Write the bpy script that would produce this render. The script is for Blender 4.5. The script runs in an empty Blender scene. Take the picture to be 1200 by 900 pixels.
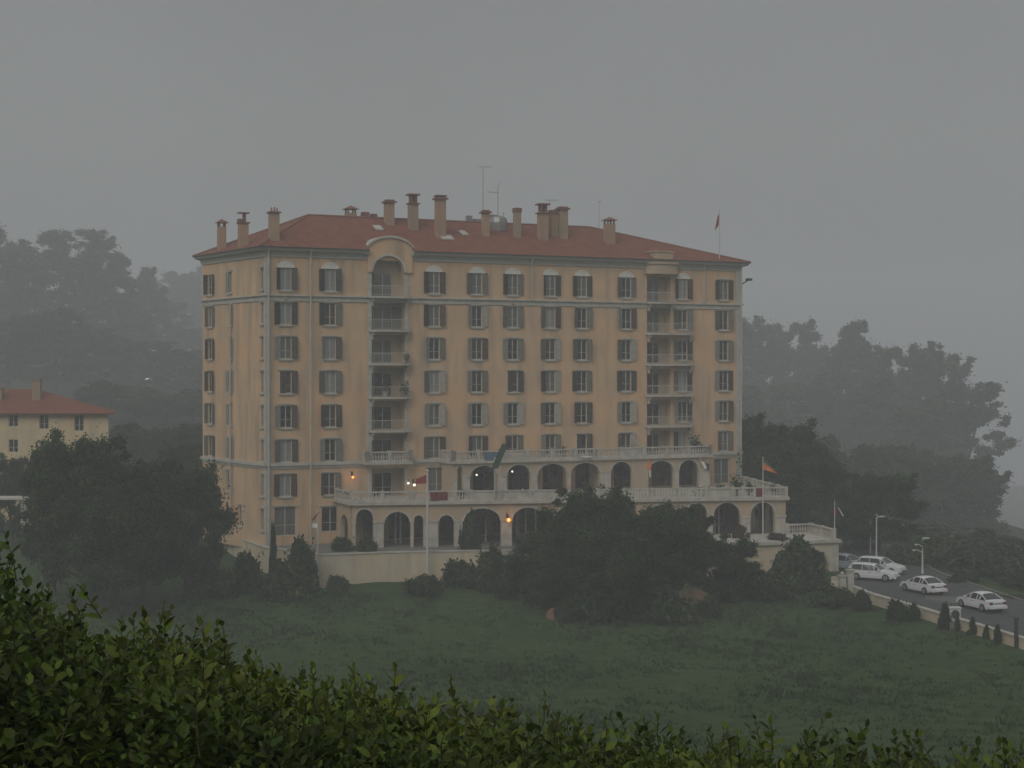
HAZE_D = 0.00155
EXPO = -0.32
import bpy, math, random
import numpy as np
from mathutils import Vector, Matrix
random.seed(7)
RNG = np.random.default_rng(11)
S = bpy.context.scene
COL = S.collection
R = math.radians
CAMZ = 20.0
F = 1800.0
PITCH = math.atan(16.0 / 1800.0)

def at(px, py, Y):
    """world point seen at pixel (px,py) of the 1200x900 photo at depth Y"""
    v = (450 - py) / F
    cy = math.cos(PITCH) + v * math.sin(PITCH)
    cz = -math.sin(PITCH) + v * math.cos(PITCH)
    k = Y / cy
    return np.array([(px - 600) / F * k, Y, CAMZ + cz * k])

# ------------------------------------------------------------------ camera
cam = bpy.data.cameras.new('camera')
cam.lens = 54.0; cam.sensor_width = 36.0; cam.clip_end = 6000; cam.clip_start = 0.1
co = bpy.data.objects.new('camera', cam); COL.objects.link(co)
co.location = (0, 0, CAMZ); co.rotation_euler = (R(90) - PITCH, 0, 0)
S.camera = co

# ------------------------------------------------------------------ materials
def mat(name, col, rough=.8, var=.12, scale=1.0, bump=0.0, bscale=20.0, spec=.3, metal=0.0,
        kind='noise', island=0.0, col2=None, transl=0.0, emis=None, coord='Object', stretch=(1, 1, 1)):
    m = bpy.data.materials.new(name); m.use_nodes = True
    nt = m.node_tree; N = nt.nodes; L = nt.links
    b = N['Principled BSDF']
    b.inputs['Roughness'].default_value = rough
    b.inputs['Specular IOR Level'].default_value = spec
    b.inputs['Metallic'].default_value = metal
    tc = N.new('ShaderNodeTexCoord')
    mp = N.new('ShaderNodeMapping'); L.new(tc.outputs[coord], mp.inputs[0]); mp.inputs['Scale'].default_value = stretch
    nz = N.new('ShaderNodeTexNoise'); nz.inputs['Scale'].default_value = scale
    nz.inputs['Detail'].default_value = 6; nz.inputs['Roughness'].default_value = .6
    L.new(mp.outputs[0], nz.inputs['Vector'])
    rp = N.new('ShaderNodeValToRGB'); L.new(nz.outputs[0], rp.inputs[0])
    c = np.array(col); c2 = np.array(col2) if col2 is not None else None
    lo = c * (1 - var) if c2 is None else c
    hi = np.minimum(c * (1 + var), .95) if c2 is None else c2
    rp.color_ramp.elements[0].position = .33; rp.color_ramp.elements[0].color = (*lo, 1)
    rp.color_ramp.elements[1].position = .67; rp.color_ramp.elements[1].color = (*hi, 1)
    out = rp.outputs[0]
    if island:
        g = N.new('ShaderNodeNewGeometry')
        hs = N.new('ShaderNodeHueSaturation')
        ma = N.new('ShaderNodeMapRange'); L.new(g.outputs['Random Per Island'], ma.inputs[0])
        ma.inputs[3].default_value = 1 - island; ma.inputs[4].default_value = 1 + island
        L.new(ma.outputs[0], hs.inputs['Value'])
        mb = N.new('ShaderNodeMapRange')
        ml = N.new('ShaderNodeMath'); ml.operation = 'MULTIPLY'; ml.inputs[1].default_value = 7.31
        fr = N.new('ShaderNodeMath'); fr.operation = 'FRACT'
        L.new(g.outputs['Random Per Island'], ml.inputs[0]); L.new(ml.outputs[0], fr.inputs[0])
        L.new(fr.outputs[0], mb.inputs[0]); mb.inputs[3].default_value = .5 - .035 * island; mb.inputs[4].default_value = .5 + .035 * island
        L.new(mb.outputs[0], hs.inputs['Hue'])
        L.new(out, hs.inputs['Color']); out = hs.outputs[0]
    L.new(out, b.inputs['Base Color'])
    if bump:
        bn = N.new('ShaderNodeTexNoise'); bn.inputs['Scale'].default_value = bscale; bn.inputs['Detail'].default_value = 4
        L.new(mp.outputs[0], bn.inputs['Vector'])
        bp = N.new('ShaderNodeBump'); bp.inputs['Strength'].default_value = bump
        bp.inputs['Distance'].default_value = .05
        L.new(bn.outputs[0], bp.inputs['Height']); L.new(bp.outputs[0], b.inputs['Normal'])
    if transl:
        tr = N.new('ShaderNodeBsdfTranslucent'); L.new(out, tr.inputs[0])
        mx = N.new('ShaderNodeMixShader'); mx.inputs[0].default_value = transl
        L.new(b.outputs[0], mx.inputs[1]); L.new(tr.outputs[0], mx.inputs[2])
        L.new(mx.outputs[0], N['Material Output'].inputs['Surface'])
    if emis:
        b.inputs['Emission Color'].default_value = (*emis[:3], 1); b.inputs['Emission Strength'].default_value = emis[3]
    return m

def stained(name, col, dark, scale=.35):
    """plaster: large blotches, downward rain streaks, fine grain"""
    m = bpy.data.materials.new(name); m.use_nodes = True
    nt = m.node_tree; N = nt.nodes; L = nt.links; b = N['Principled BSDF']
    b.inputs['Roughness'].default_value = .9; b.inputs['Specular IOR Level'].default_value = .15
    tc = N.new('ShaderNodeTexCoord')
    def noise(sc, st, det=5):
        mp = N.new('ShaderNodeMapping'); L.new(tc.outputs['Object'], mp.inputs[0]); mp.inputs['Scale'].default_value = st
        n = N.new('ShaderNodeTexNoise'); n.inputs['Scale'].default_value = sc; n.inputs['Detail'].default_value = det
        L.new(mp.outputs[0], n.inputs['Vector']); return n.outputs[0]
    def mix(f, a, c, lo, hi):
        mr = N.new('ShaderNodeMapRange'); L.new(f, mr.inputs[0]); mr.inputs[1].default_value = lo; mr.inputs[2].default_value = hi
        x = N.new('ShaderNodeMix'); x.data_type = 'RGBA'; L.new(mr.outputs[0], x.inputs[0])
        if isinstance(a, tuple): x.inputs[6].default_value = a
        else: L.new(a, x.inputs[6])
        x.inputs[7].default_value = c
        return x.outputs[2]
    c = np.array(col)
    o = mix(noise(scale, (1, 1, 1)), (*(c * np.array([1.05, .99, .93])), 1), (*(c * np.array([.86, .87, .9])), 1), .38, .64)
    o = mix(noise(.9, (1, 1, .14)), o, (*dark, 1), .48, .84)
    o = mix(noise(.12, (1, 1, 1.6)), o, (*(c * np.array([1.08, .86, .7])), 1), .5, .85)
    o = mix(noise(9, (1, 1, 1)), o, (*(c * .85), 1), .5, 1.0)
    L.new(o, b.inputs['Base Color'])
    bp = N.new('ShaderNodeBump'); bp.inputs['Strength'].default_value = .25; bp.inputs['Distance'].default_value = .03
    L.new(noise(14, (1, 1, 1)), bp.inputs['Height']); L.new(bp.outputs[0], b.inputs['Normal'])
    return m

def tiles(name, c1, c2):
    m = bpy.data.materials.new(name); m.use_nodes = True
    nt = m.node_tree; N = nt.nodes; L = nt.links; b = N['Principled BSDF']
    b.inputs['Roughness'].default_value = .8; b.inputs['Specular IOR Level'].default_value = .25
    tc = N.new('ShaderNodeTexCoord')
    n = N.new('ShaderNodeTexNoise'); n.inputs['Scale'].default_value = 1.1; n.inputs['Detail'].default_value = 10; n.inputs['Roughness'].default_value = .78
    L.new(tc.outputs['Object'], n.inputs['Vector'])
    rp = N.new('ShaderNodeValToRGB'); L.new(n.outputs[0], rp.inputs[0])
    rp.color_ramp.elements[0].position = .35; rp.color_ramp.elements[0].color = (*c1, 1)
    rp.color_ramp.elements[1].position = .65; rp.color_ramp.elements[1].color = (*c2, 1)
    w = N.new('ShaderNodeTexWave'); w.wave_type = 'BANDS'; w.bands_direction = 'X'; w.inputs['Scale'].default_value = 1.25
    w.inputs['Distortion'].default_value = .4
    L.new(tc.outputs['Object'], w.inputs['Vector'])
    w2 = N.new('ShaderNodeTexWave'); w2.wave_type = 'BANDS'; w2.bands_direction = 'Z'; w2.inputs['Scale'].default_value = 2.2
    w2.wave_profile = 'SAW'; w2.inputs['Distortion'].default_value = .6
    L.new(tc.outputs['Object'], w2.inputs['Vector'])
    ad = N.new('ShaderNodeMath'); ad.operation = 'ADD'; L.new(w.outputs[1], ad.inputs[0]); L.new(w2.outputs[1], ad.inputs[1])
    bp = N.new('ShaderNodeBump'); bp.inputs['Strength'].default_value = .7; bp.inputs['Distance'].default_value = .06
    L.new(ad.outputs[0], bp.inputs['Height']); L.new(bp.outputs[0], b.inputs['Normal'])
    L.new(rp.outputs[0], b.inputs['Base Color'])
    return m

M = dict(
    plaster=stained('ochre_plaster', (.60, .43, .275), (.25, .205, .16)),
    plaster_pale=stained('pale_plaster', (.47, .38, .27), (.33, .27, .2)),
    stucco=stained('cream_stucco', (.54, .49, .38), (.30, .26, .2)),
    trim=mat('grey_trim', (.43, .41, .365), .8, .15, 1.2, .1),
    stone=mat('pale_stone', (.42, .395, .345), .8, .2, 1.5, .15),
    soffit=mat('grey_soffit', (.36, .35, .315), .8, .1, 1),
    white=mat('white_paint', (.66, .65, .61), .6, .08, 3),
    roof=tiles('red_roof_tiles', (.13, .045, .028), (.27, .09, .05)),
    roof2=tiles('far_roof_tiles', (.16, .06, .038), (.24, .085, .05)),
    chim=stained('chimney_plaster', (.38, .265, .18), (.3, .18, .12), 1.2),
    chim2=stained('grey_chimney_plaster', (.33, .26, .19), (.25, .18, .13), 1.2),
    tilecap=mat('terracotta', (.19, .085, .062), .8, .2, 3, .2),
    metal=mat('grey_metal', (.28, .28, .27), .5, .15, 3, metal=.6),
    pole=mat('pole_paint', (.5, .5, .48), .5, .1, 3),
    dark=mat('dark_metal', (.04, .042, .04), .5, .2, 3),
    shD=mat('shutter_dark', (.04, .04, .031), .65, .25, 2),
    shB=mat('shutter_brown', (.058, .04, .029), .65, .25, 2),
    shG=mat('shutter_grey_green', (.125, .12, .098), .65, .2, 2),
    shL=mat('shutter_light_grey', (.29, .29, .255), .65, .2, 2),
    frame=mat('window_frame_paint', (.40, .39, .355), .5, .1, 4),
    gDark=mat('dark_window_glass', (.018, .016, .014), .12, .3, 1, spec=.5),
    gGrey=mat('curtained_glass', (.12, .12, .11), .25, .35, 9, spec=.5, stretch=(1, 1, .05)),
    gPale=mat('net_curtain_glass', (.23, .235, .22), .3, .25, 9, spec=.5, stretch=(1, 1, .05)),
    gBrown=mat('brown_window_glass', (.05, .034, .026), .2, .3, 2, spec=.5),
    asphalt=mat('asphalt', (.06, .06, .062), .75, .2, .8, .2, 30),
    kerb=mat('kerb_stone', (.16, .155, .145), .85, .15, 2, .1),
    bark=mat('bark', (.075, .06, .045), .95, .3, 3, .5, 10),
    earth=mat('bare_earth', (.12, .08, .05), .95, .3, .8, .4, 6),
    leafA=mat('foliage_dark', (.016, .032, .012), .65, 0, .45, island=.65, col2=(.062, .095, .032), transl=.15, spec=.15),
    leafB=mat('foliage_mid', (.03, .052, .02), .6, 0, .3, island=.5, col2=(.07, .10, .036), transl=.2, spec=.15),
    leafC=mat('foliage_grey', (.045, .055, .038), .6, 0, .3, island=.4, col2=(.075, .088, .05), transl=.2),
    leafR=mat('foliage_russet', (.09, .045, .03), .6, 0, .5, island=.4, col2=(.06, .07, .03), transl=.15),
    hedge=mat('hedge_leaf', (.042, .072, .012), .5, 0, 1.3, island=.65, col2=(.105, .14, .02), transl=.3, spec=.22),
    hstem=mat('hedge_stem', (.07, .06, .03), .8, .3, 5),
    grassm=mat('grass_blades', (.037, .070, .025), .9, 0, .12, island=.18, col2=(.06, .094, .036), transl=.45, spec=.05),
    paintW=mat('white_car_paint', (.64, .65, .66), .25, .02, 1, spec=.6),
    paintS=mat('silver_car_paint', (.35, .40, .44), .3, .03, 1, spec=.6, metal=.4),
    carglass=mat('car_glass', (.02, .022, .025), .08, .1, 1, spec=.6),
    rubber=mat('tyre_rubber', (.02, .02, .02), .8, .2, 5),
    rim=mat('wheel_rim', (.35, .35, .36), .35, .1, 5, metal=.7),
    red=mat('red_cloth', (.27, .03, .03), .8, .15, 3),
    orange=mat('orange_cloth', (.62, .17, .06), .8, .2, 2),
    green=mat('dark_green_cloth', (.03, .06, .04), .8, .2, 3),
    greenflag=mat('green_cloth', (.05, .14, .05), .8, .2, 3),
    blue=mat('blue_cloth', (.085, .13, .19), .8, .2, 3),
    whitecloth=mat('white_cloth', (.75, .75, .73), .8, .08, 3),
    blackcloth=mat('black_cloth', (.03, .03, .03), .8, .1, 3),
    tail=mat('tail_light', (.16, .02, .02), .2, .1, 4, spec=.6),
    headl=mat('head_light', (.6, .62, .62), .1, .1, 4, spec=.7),
    lampwarm=mat('lit_warm_globe', (.9, .5, .2), .4, .02, 3, emis=(1, .33, .07, 1.7)),
    lampwhite=mat('lit_white_globe', (.9, .85, .8), .4, .02, 3, emis=(1, .86, .68, 2.5)),
    patch=mat('worn_concrete', (.12, .118, .11), .85, .2, 1.5, .1),
    villaw=stained('villa_plaster', (.60, .50, .33), (.35, .3, .22)),
    dullred=mat('dull_red_cloth', (.15, .03, .028), .9, .2, 3),
    rock=mat('tan_rock', (.19, .115, .075), .9, .3, 1.2, .6, 4),
)

# ------------------------------------------------------------------ mesh builder
class MB:
    def __init__(s): s.v = []; s.f = []
    def poly(s, pts):
        i = len(s.v); s.v += [tuple(map(float, p)) for p in pts]; s.f.append(list(range(i, i + len(pts)))); return s
    def box(s, x0, x1, y0, y1, z0, z1, T=None):
        i = len(s.v)
        c = [(x0, y0, z0), (x1, y0, z0), (x1, y1, z0), (x0, y1, z0), (x0, y0, z1), (x1, y0, z1), (x1, y1, z1), (x0, y1, z1)]
        if T is not None: c = [T(p) for p in c]
        s.v += [tuple(map(float, p)) for p in c]
        s.f += [[i + k for k in q] for q in ((0, 3, 2, 1), (4, 5, 6, 7), (0, 1, 5, 4), (1, 2, 6, 5), (2, 3, 7, 6), (3, 0, 4, 7))]
        return s
    def tube(s, pts, rad, n=8, cap=True):
        pts = [np.array(p, float) for p in pts]
        if not hasattr(rad, '__len__'): rad = [rad] * len(pts)
        i0 = len(s.v); up = np.array([.123, .21, .97])
        for k, p in enumerate(pts):
            d = pts[min(k + 1, len(pts) - 1)] - pts[max(k - 1, 0)]; d = d / (np.linalg.norm(d) + 1e-9)
            a = np.cross(d, up if abs(d @ up) < .95 else np.array([1., 0, 0])); a /= np.linalg.norm(a); b = np.cross(d, a)
            for j in range(n):
                t = 2 * math.pi * j / n
                s.v.append(tuple(p + rad[k] * (math.cos(t) * a + math.sin(t) * b)))
        for k in range(len(pts) - 1):
            for j in range(n):
                a = i0 + k * n + j; b = i0 + k * n + (j + 1) % n
                s.f.append([a, b, b + n, a + n])
        if cap:
            s.f.append([i0 + j for j in range(n)][::-1]); s.f.append([i0 + (len(pts) - 1) * n + j for j in range(n)])
        return s
    def lathe(s, cx, cy, prof, n=12):
        i0 = len(s.v)
        for r, z in prof:
            for j in range(n):
                t = 2 * math.pi * j / n; s.v.append((cx + r * math.cos(t), cy + r * math.sin(t), z))
        for k in range(len(prof) - 1):
            for j in range(n):
                a = i0 + k * n + j; b = i0 + k * n + (j + 1) % n
                s.f.append([a, b, b + n, a + n])
        s.f.append([i0 + j for j in range(n)][::-1]); s.f.append([i0 + (len(prof) - 1) * n + j for j in range(n)])
        return s
    def xf(s, fn):
        s.v = [tuple(map(float, fn(p))) for p in s.v]; return s
    def mesh(s, name, m, smooth=False):
        me = bpy.data.meshes.new(name); me.from_pydata(s.v, [], s.f)
        me.materials.append(M[m] if isinstance(m, str) else m)
        if smooth: me.polygons.foreach_set('use_smooth', [True] * len(me.polygons))
        me.update(); return me
    def build(s, name, m, parent=None, smooth=False, loc=None, rz=0):
        return link(name, s.mesh(name, m, smooth), parent, loc, rz)

def link(name, me, parent=None, loc=None, rz=0):
    o = bpy.data.objects.new(name, me); COL.objects.link(o)
    if parent is not None: o.parent = parent
    if loc is not None: o.location = tuple(map(float, loc))
    o.rotation_euler = (0, 0, rz)
    return o

def tag(o, label=None, cat=None, group=None, kind=None):
    if label: o['label'] = label
    if cat: o['category'] = cat
    if group: o['group'] = group
    if kind: o['kind'] = kind
    return o

def empty(name, loc, label, cat, group=None, rz=0):
    o = bpy.data.objects.new(name, None); COL.objects.link(o)
    o.location = tuple(map(float, loc)); o.rotation_euler = (0, 0, rz); o.empty_display_size = .3
    return tag(o, label, cat, group)

def quads_mesh(name, V, nper, m, smooth=False):
    """V: (n*nper,3) verts, each consecutive nper form one polygon"""
    n = len(V) // nper
    me = bpy.data.meshes.new(name)
    me.vertices.add(len(V)); me.vertices.foreach_set('co', np.ascontiguousarray(V, dtype=np.float32).ravel())
    me.loops.add(len(V)); me.loops.foreach_set('vertex_index', np.arange(len(V), dtype=np.int32))
    me.polygons.add(n)
    me.polygons.foreach_set('loop_start', np.arange(0, len(V), nper, dtype=np.int32))
    me.materials.append(M[m]); me.update(calc_edges=True); me.validate()
    return me

# ------------------------------------------------------------------ terrain
PY = [-120, -50, 0, 4, 8, 14, 25, 45, 70, 95, 112, 125, 140, 165, 200, 265, 405, 540, 1200]
PZ = [19, 18.8, 18.4, 18.1, 17, 13.6, 9.6, 6.2, 3.4, 1.5, .75, .8, 1.2, 2.5, 4, 6, 11, 20, 30]
def sst(t): t = np.clip(t, 0, 1); return t * t * (3 - 2 * t)
def H(x, y):
    x = np.asarray(x, float); y = np.asarray(y, float)
    z = np.interp(y, PY, PZ)
    flat = np.interp(y, PY, [min(a, 2.2) if b > 140 else a for a, b in zip(PZ, PY)])
    wr = sst((x + 25) / 60.0) * sst((y - 140) / 30)
    z = z * (1 - wr) + flat * wr
    z = z + np.clip(-x - 20, 0, 120) * .035 * sst((y - 60) / 60)
    thr = 44 - 10 * sst((y - 145) / 60)
    z = z - 62 * sst((x - thr) / 190) * sst((y - 20) / 80) * (x > thr)
    far = sst((y - 190) / 300) * sst((x - 20) / 120)
    z = z - far * 50
    z = np.maximum(z, -62)
    rm = sst((70 - np.abs(x - 75)) / 45) * sst((225 - np.abs(y - 400)) / 90)
    z = z * (1 - rm) - 12.0 * rm
    z = z + .18 * np.sin(x * .31 + 1.2) * np.sin(y * .27) + .1 * np.sin(x * .9 + y * .7)
    # road bench
    cx = road_c(y)
    w = 1 - sst((np.abs(x - cx) - 6.5) / 3.0)
    w = w * ((y > 60) & (y < 260))
    z = z * (1 - w) + 1.33 * w
    return z
def road_near(y): return np.interp(y, [60, 93, 105, 116, 123, 127, 134, 141, 150, 200, 260], [45, 36.9, 34.1, 31.3, 29.3, 28.9, 29.4, 31.4, 32.2, 33, 33])
def road_far(y): return np.interp(y, [60, 93, 105, 116, 123.5, 130, 141, 150, 200, 260], [56, 46.5, 44, 42.2, 41, 40.2, 39, 39.5, 40.5, 40.5])
def road_c(y): return (road_near(y) + road_far(y)) / 2

xs = np.unique(np.concatenate([np.arange(-900, -120, 30), np.arange(-120, 120, 2.0), np.arange(120, 901, 30)]))
ys = np.unique(np.concatenate([np.arange(-110, -10, 10), np.arange(-10, 30, 1.0), np.arange(30, 230, 2.0), np.arange(230, 1101, 20)]))
gx, gy = np.meshgrid(xs, ys)
gz = H(gx, gy)
nx, ny = len(xs), len(ys)
V = np.stack([gx.ravel(), gy.ravel(), gz.ravel()], 1)
idx = np.arange(nx * ny).reshape(ny, nx)
Fq = np.stack([idx[:-1, :-1].ravel(), idx[:-1, 1:].ravel(), idx[1:, 1:].ravel(), idx[1:, :-1].ravel()], 1)
me = bpy.data.meshes.new('ground'); me.from_pydata(V.tolist(), [], Fq.tolist())
me.polygons.foreach_set('use_smooth', [True] * len(me.polygons))
gm = mat('meadow_ground', (.034, .064, .023), .95, 0, .06, .6, 3.0, col2=(.056, .088, .034), spec=.05)
nt = gm.node_tree
# second mottling octave
n2 = nt.nodes.new('ShaderNodeTexNoise'); n2.inputs['Scale'].default_value = .9; n2.inputs['Detail'].default_value = 8
tc = [n for n in nt.nodes if n.type == 'TEX_COORD'][0]; nt.links.new(tc.outputs['Object'], n2.inputs['Vector'])
mx = nt.nodes.new('ShaderNodeMix'); mx.data_type = 'RGBA'; mx.blend_type = 'MULTIPLY'; mx.inputs[0].default_value = .7
rp = [n for n in nt.nodes if n.type == 'VALTORGB'][0]
r2 = nt.nodes.new('ShaderNodeValToRGB'); nt.links.new(n2.outputs[0], r2.inputs[0])
r2.color_ramp.elements[0].position = .35; r2.color_ramp.elements[0].color = (.55, .6, .55, 1)
r2.color_ramp.elements[1].position = .65; r2.color_ramp.elements[1].color = (1.25, 1.15, 1.1, 1)
nt.links.new(rp.outputs[0], mx.inputs[6]); nt.links.new(r2.outputs[0], mx.inputs[7])
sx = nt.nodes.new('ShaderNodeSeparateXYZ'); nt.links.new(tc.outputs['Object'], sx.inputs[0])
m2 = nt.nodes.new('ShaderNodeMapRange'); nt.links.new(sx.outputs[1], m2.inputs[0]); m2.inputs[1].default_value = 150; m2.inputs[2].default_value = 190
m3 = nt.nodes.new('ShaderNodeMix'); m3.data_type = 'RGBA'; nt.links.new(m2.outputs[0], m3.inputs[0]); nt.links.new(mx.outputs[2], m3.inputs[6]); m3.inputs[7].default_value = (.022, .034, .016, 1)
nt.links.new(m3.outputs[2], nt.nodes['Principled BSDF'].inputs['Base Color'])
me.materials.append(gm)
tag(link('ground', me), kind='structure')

# road: ribbon with kerbs and markings
ry = np.arange(62, 250, 2.0)
b = MB()
for a, c in zip(ry[:-1], ry[1:]):
    b.poly([(road_near(a), a, 1.40), (road_far(a), a, 1.40), (road_far(c), c, 1.40), (road_near(c), c, 1.40)])
tag(b.build('road', 'asphalt'), kind='structure')
b = MB()
for a, c in zip(ry[:-1], ry[1:]):
    x0, x1 = float(road_far(a)), float(road_far(c))
    for (p, q, za, zb) in ((0, .25, 1.39, 1.53),):
        i = len(b.v)
        b.v += [(x0 + p, a, za), (x0 + q, a, za), (x0 + q, a, zb), (x0 + p, a, zb), (x1 + p, c, za), (x1 + q, c, za), (x1 + q, c, zb), (x1 + p, c, zb)]
        b.f += [[i + 3, i + 2, i + 6, i + 7], [i, i + 3, i + 7, i + 4], [i + 1, i + 5, i + 6, i + 2]]
tag(b.build('kerb', 'kerb'), kind='structure')
b = MB()
for a, c in zip(ry[:-1], ry[1:]):
    x0, x1 = float(road_far(a)) - .35, float(road_far(c)) - .35
    b.poly([(x0 - .12, a, 1.405), (x0, a, 1.405), (x1, c, 1.405), (x1 - .12, c, 1.405)])
tag(b.build('road_marking', 'patch'), kind='structure')
# pale worn patch of concrete on the road
p0 = at(1098, 700, 121); b = MB()
b.poly([(33.4, 124.5, 1.408), (35.0, 122.5, 1.408), (36.8, 122.6, 1.408), (36.2, 126, 1.408), (34.6, 127.6, 1.408)])
tag(b.build('road_patch', 'patch'), kind='structure')
# ================================================================== HOTEL
A = np.array([-22.9, 143.0]); U = np.array([.9104, .4138]); Mv = np.array([-.4138, .9104])
ZB = 3.6
HR = math.atan2(U[1], U[0])
hotel = empty('apartment_building', (A[0], A[1], ZB), 'big ochre eight storey apartment building with red hipped roof, shuttered windows and arcaded terraces', 'building', rz=HR)

def loc(x, y, z=0):
    """world -> hotel local"""
    d = np.array([x, y]) - A
    return np.array([d @ U, d @ Mv, z - ZB])
def wld(t, y, z=0):
    p = A + U * t + Mv * y
    return np.array([p[0], p[1], z])
def t_px(px, y=0.0):
    k = (px - 600) / F
    ax = A[0] + Mv[0] * y; ay = A[1] + Mv[1] * y
    return (k * ay - ax) / (U[0] - k * U[1])

class Frame:
    """vertical plane from world P0 to P1 expressed in hotel-local coordinates; s along, d outward (to the viewer)"""
    def __init__(s, P0, P1):
        s.a = loc(*P0)[:2]; s.b = loc(*P1)[:2]
        s.L = float(np.linalg.norm(s.b - s.a)); s.u = (s.b - s.a) / s.L
        s.n = np.array([s.u[1], -s.u[0]])
        s.P0 = np.array(P0, float); s.P1 = np.array(P1, float); s.wu = (s.P1 - s.P0) / s.L
        s.rz = math.atan2(s.u[1], s.u[0])
    def T(s, p):          # (s, depth inward, z world)
        q = s.a + s.u * p[0] - s.n * p[1]
        return (q[0], q[1], p[2] - ZB)
    def px(s, px):
        k = (px - 600) / F
        return float((k * s.P0[1] - s.P0[0]) / (s.wu[0] - k * s.wu[1]))
    def Y(s, t): return s.P0[1] + s.wu[1] * t
    def z(s, py, t): return at(600, py, s.Y(t))[2]

def grid_wall(b, u0, u1, z0, z1, holes, T, depth=.22):
    us = sorted({u0, u1, *[h[0] for h in holes], *[h[1] for h in holes]})
    zs = sorted({z0, z1, *[h[2] for h in holes], *[h[3] for h in holes]})
    for i in range(len(us) - 1):
        for j in range(len(zs) - 1):
            cu = (us[i] + us[i + 1]) / 2; cz = (zs[j] + zs[j + 1]) / 2
            if any(h[0] < cu < h[1] and h[2] < cz < h[3] for h in holes): continue
            b.poly([T((us[i], 0, zs[j])), T((us[i + 1], 0, zs[j])), T((us[i + 1], 0, zs[j + 1])), T((us[i], 0, zs[j + 1]))])
    for (a, c, p, q) in holes:
        b.poly([T((a, 0, p)), T((a, 0, q)), T((a, depth, q)), T((a, depth, p))])
        b.poly([T((c, 0, q)), T((c, 0, p)), T((c, depth, p)), T((c, depth, q))])
        b.poly([T((a, 0, q)), T((c, 0, q)), T((c, depth, q)), T((a, depth, q))])
        b.poly([T((c, 0, p)), T((a, 0, p)), T((a, depth, p)), T((c, depth, p))])

def arch_wall(b, s0, s1, z0, z1, arches, th, T, top=None, nseg=14):
    """wall slab with arched openings (a, c, spring, crown[, sill])"""
    tp = top or (lambda s: z1)
    def strip(pts_lo, pts_hi):
        for (a, la), (c, lc), ha, hc in zip(pts_lo[:-1], pts_lo[1:], pts_hi[:-1], pts_hi[1:]):
            b.poly([T((a, 0, la)), T((c, 0, lc)), T((c, 0, hc)), T((a, 0, ha))])
            b.poly([T((c, th, lc)), T((a, th, la)), T((a, th, ha)), T((c, th, hc))])
            b.poly([T((a, 0, ha)), T((c, 0, hc)), T((c, th, hc)), T((a, th, ha))])
    def solid(a, c):
        if c - a < 1e-4: return
        n = max(1, int((c - a) / .4)) if top else 1
        xs_ = np.linspace(a, c, n + 1)
        strip([(x, z0) for x in xs_], [tp(x) for x in xs_])
    cur = s0
    for ar in arches:
        a, c, sp, cr = ar[:4]
        solid(cur, a)
        xs_ = np.linspace(a, c, nseg + 1)
        mid = (a + c) / 2; hw = (c - a) / 2
        lo = [(x, sp + (cr - sp) * math.sqrt(max(0, 1 - ((x - mid) / hw) ** 2))) for x in xs_]
        strip(lo, [tp(x) for x in xs_])
        sill = ar[4] if len(ar) > 4 else z0
        if sill > z0: strip([(a, z0), (c, z0)], [sill, sill])
        b.poly([T((a, 0, sill)), T((a, 0, sp)), T((a, th, sp)), T((a, th, sill))])
        b.poly([T((c, 0, sp)), T((c, 0, sill)), T((c, th, sill)), T((c, th, sp))])
        for (x, z), (x2, z2) in zip(lo[:-1], lo[1:]):
            b.poly([T((x, 0, z)), T((x2, 0, z2)), T((x2, th, z2)), T((x, th, z))])
        cur = c
    solid(cur, s1)
    for s in (s0, s1): b.poly([T((s, 0, z0)), T((s, 0, tp(s))), T((s, th, tp(s))), T((s, th, z0))])

def arch_trim(b, a, c, sp, cr, w, d, T, nseg=14):
    """moulding ring round an arch, standing d proud"""
    mid = (a + c) / 2; hw = (c - a) / 2
    pts = [(a, None)]
    inn = []; out = []
    for k in range(nseg + 1):
        th = math.pi * (1 - k / nseg)
        inn.append((mid + hw * math.cos(th), sp + (cr - sp) * math.sin(th)))
        out.append((mid + (hw + w) * math.cos(th), sp + (cr - sp + w) * math.sin(th)))
    for k in range(nseg):
        q = [inn[k], inn[k + 1], out[k + 1], out[k]]
        f = [T((x, -d, z)) for x, z in q]; g = [T((x, .01, z)) for x, z in q]
        b.poly(f); b.poly([f[0], f[1], g[1], g[0]]); b.poly([f[3], f[2], g[2], g[3]])

def ramp_front(p): return (p[0], p[1], p[2] - ZB)
FR = lambda p: (p[0], p[1], p[2] - ZB)            # facade plane: s=t, depth=y

ZK = lambda k: 28.55 - 3.22 * k
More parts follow.
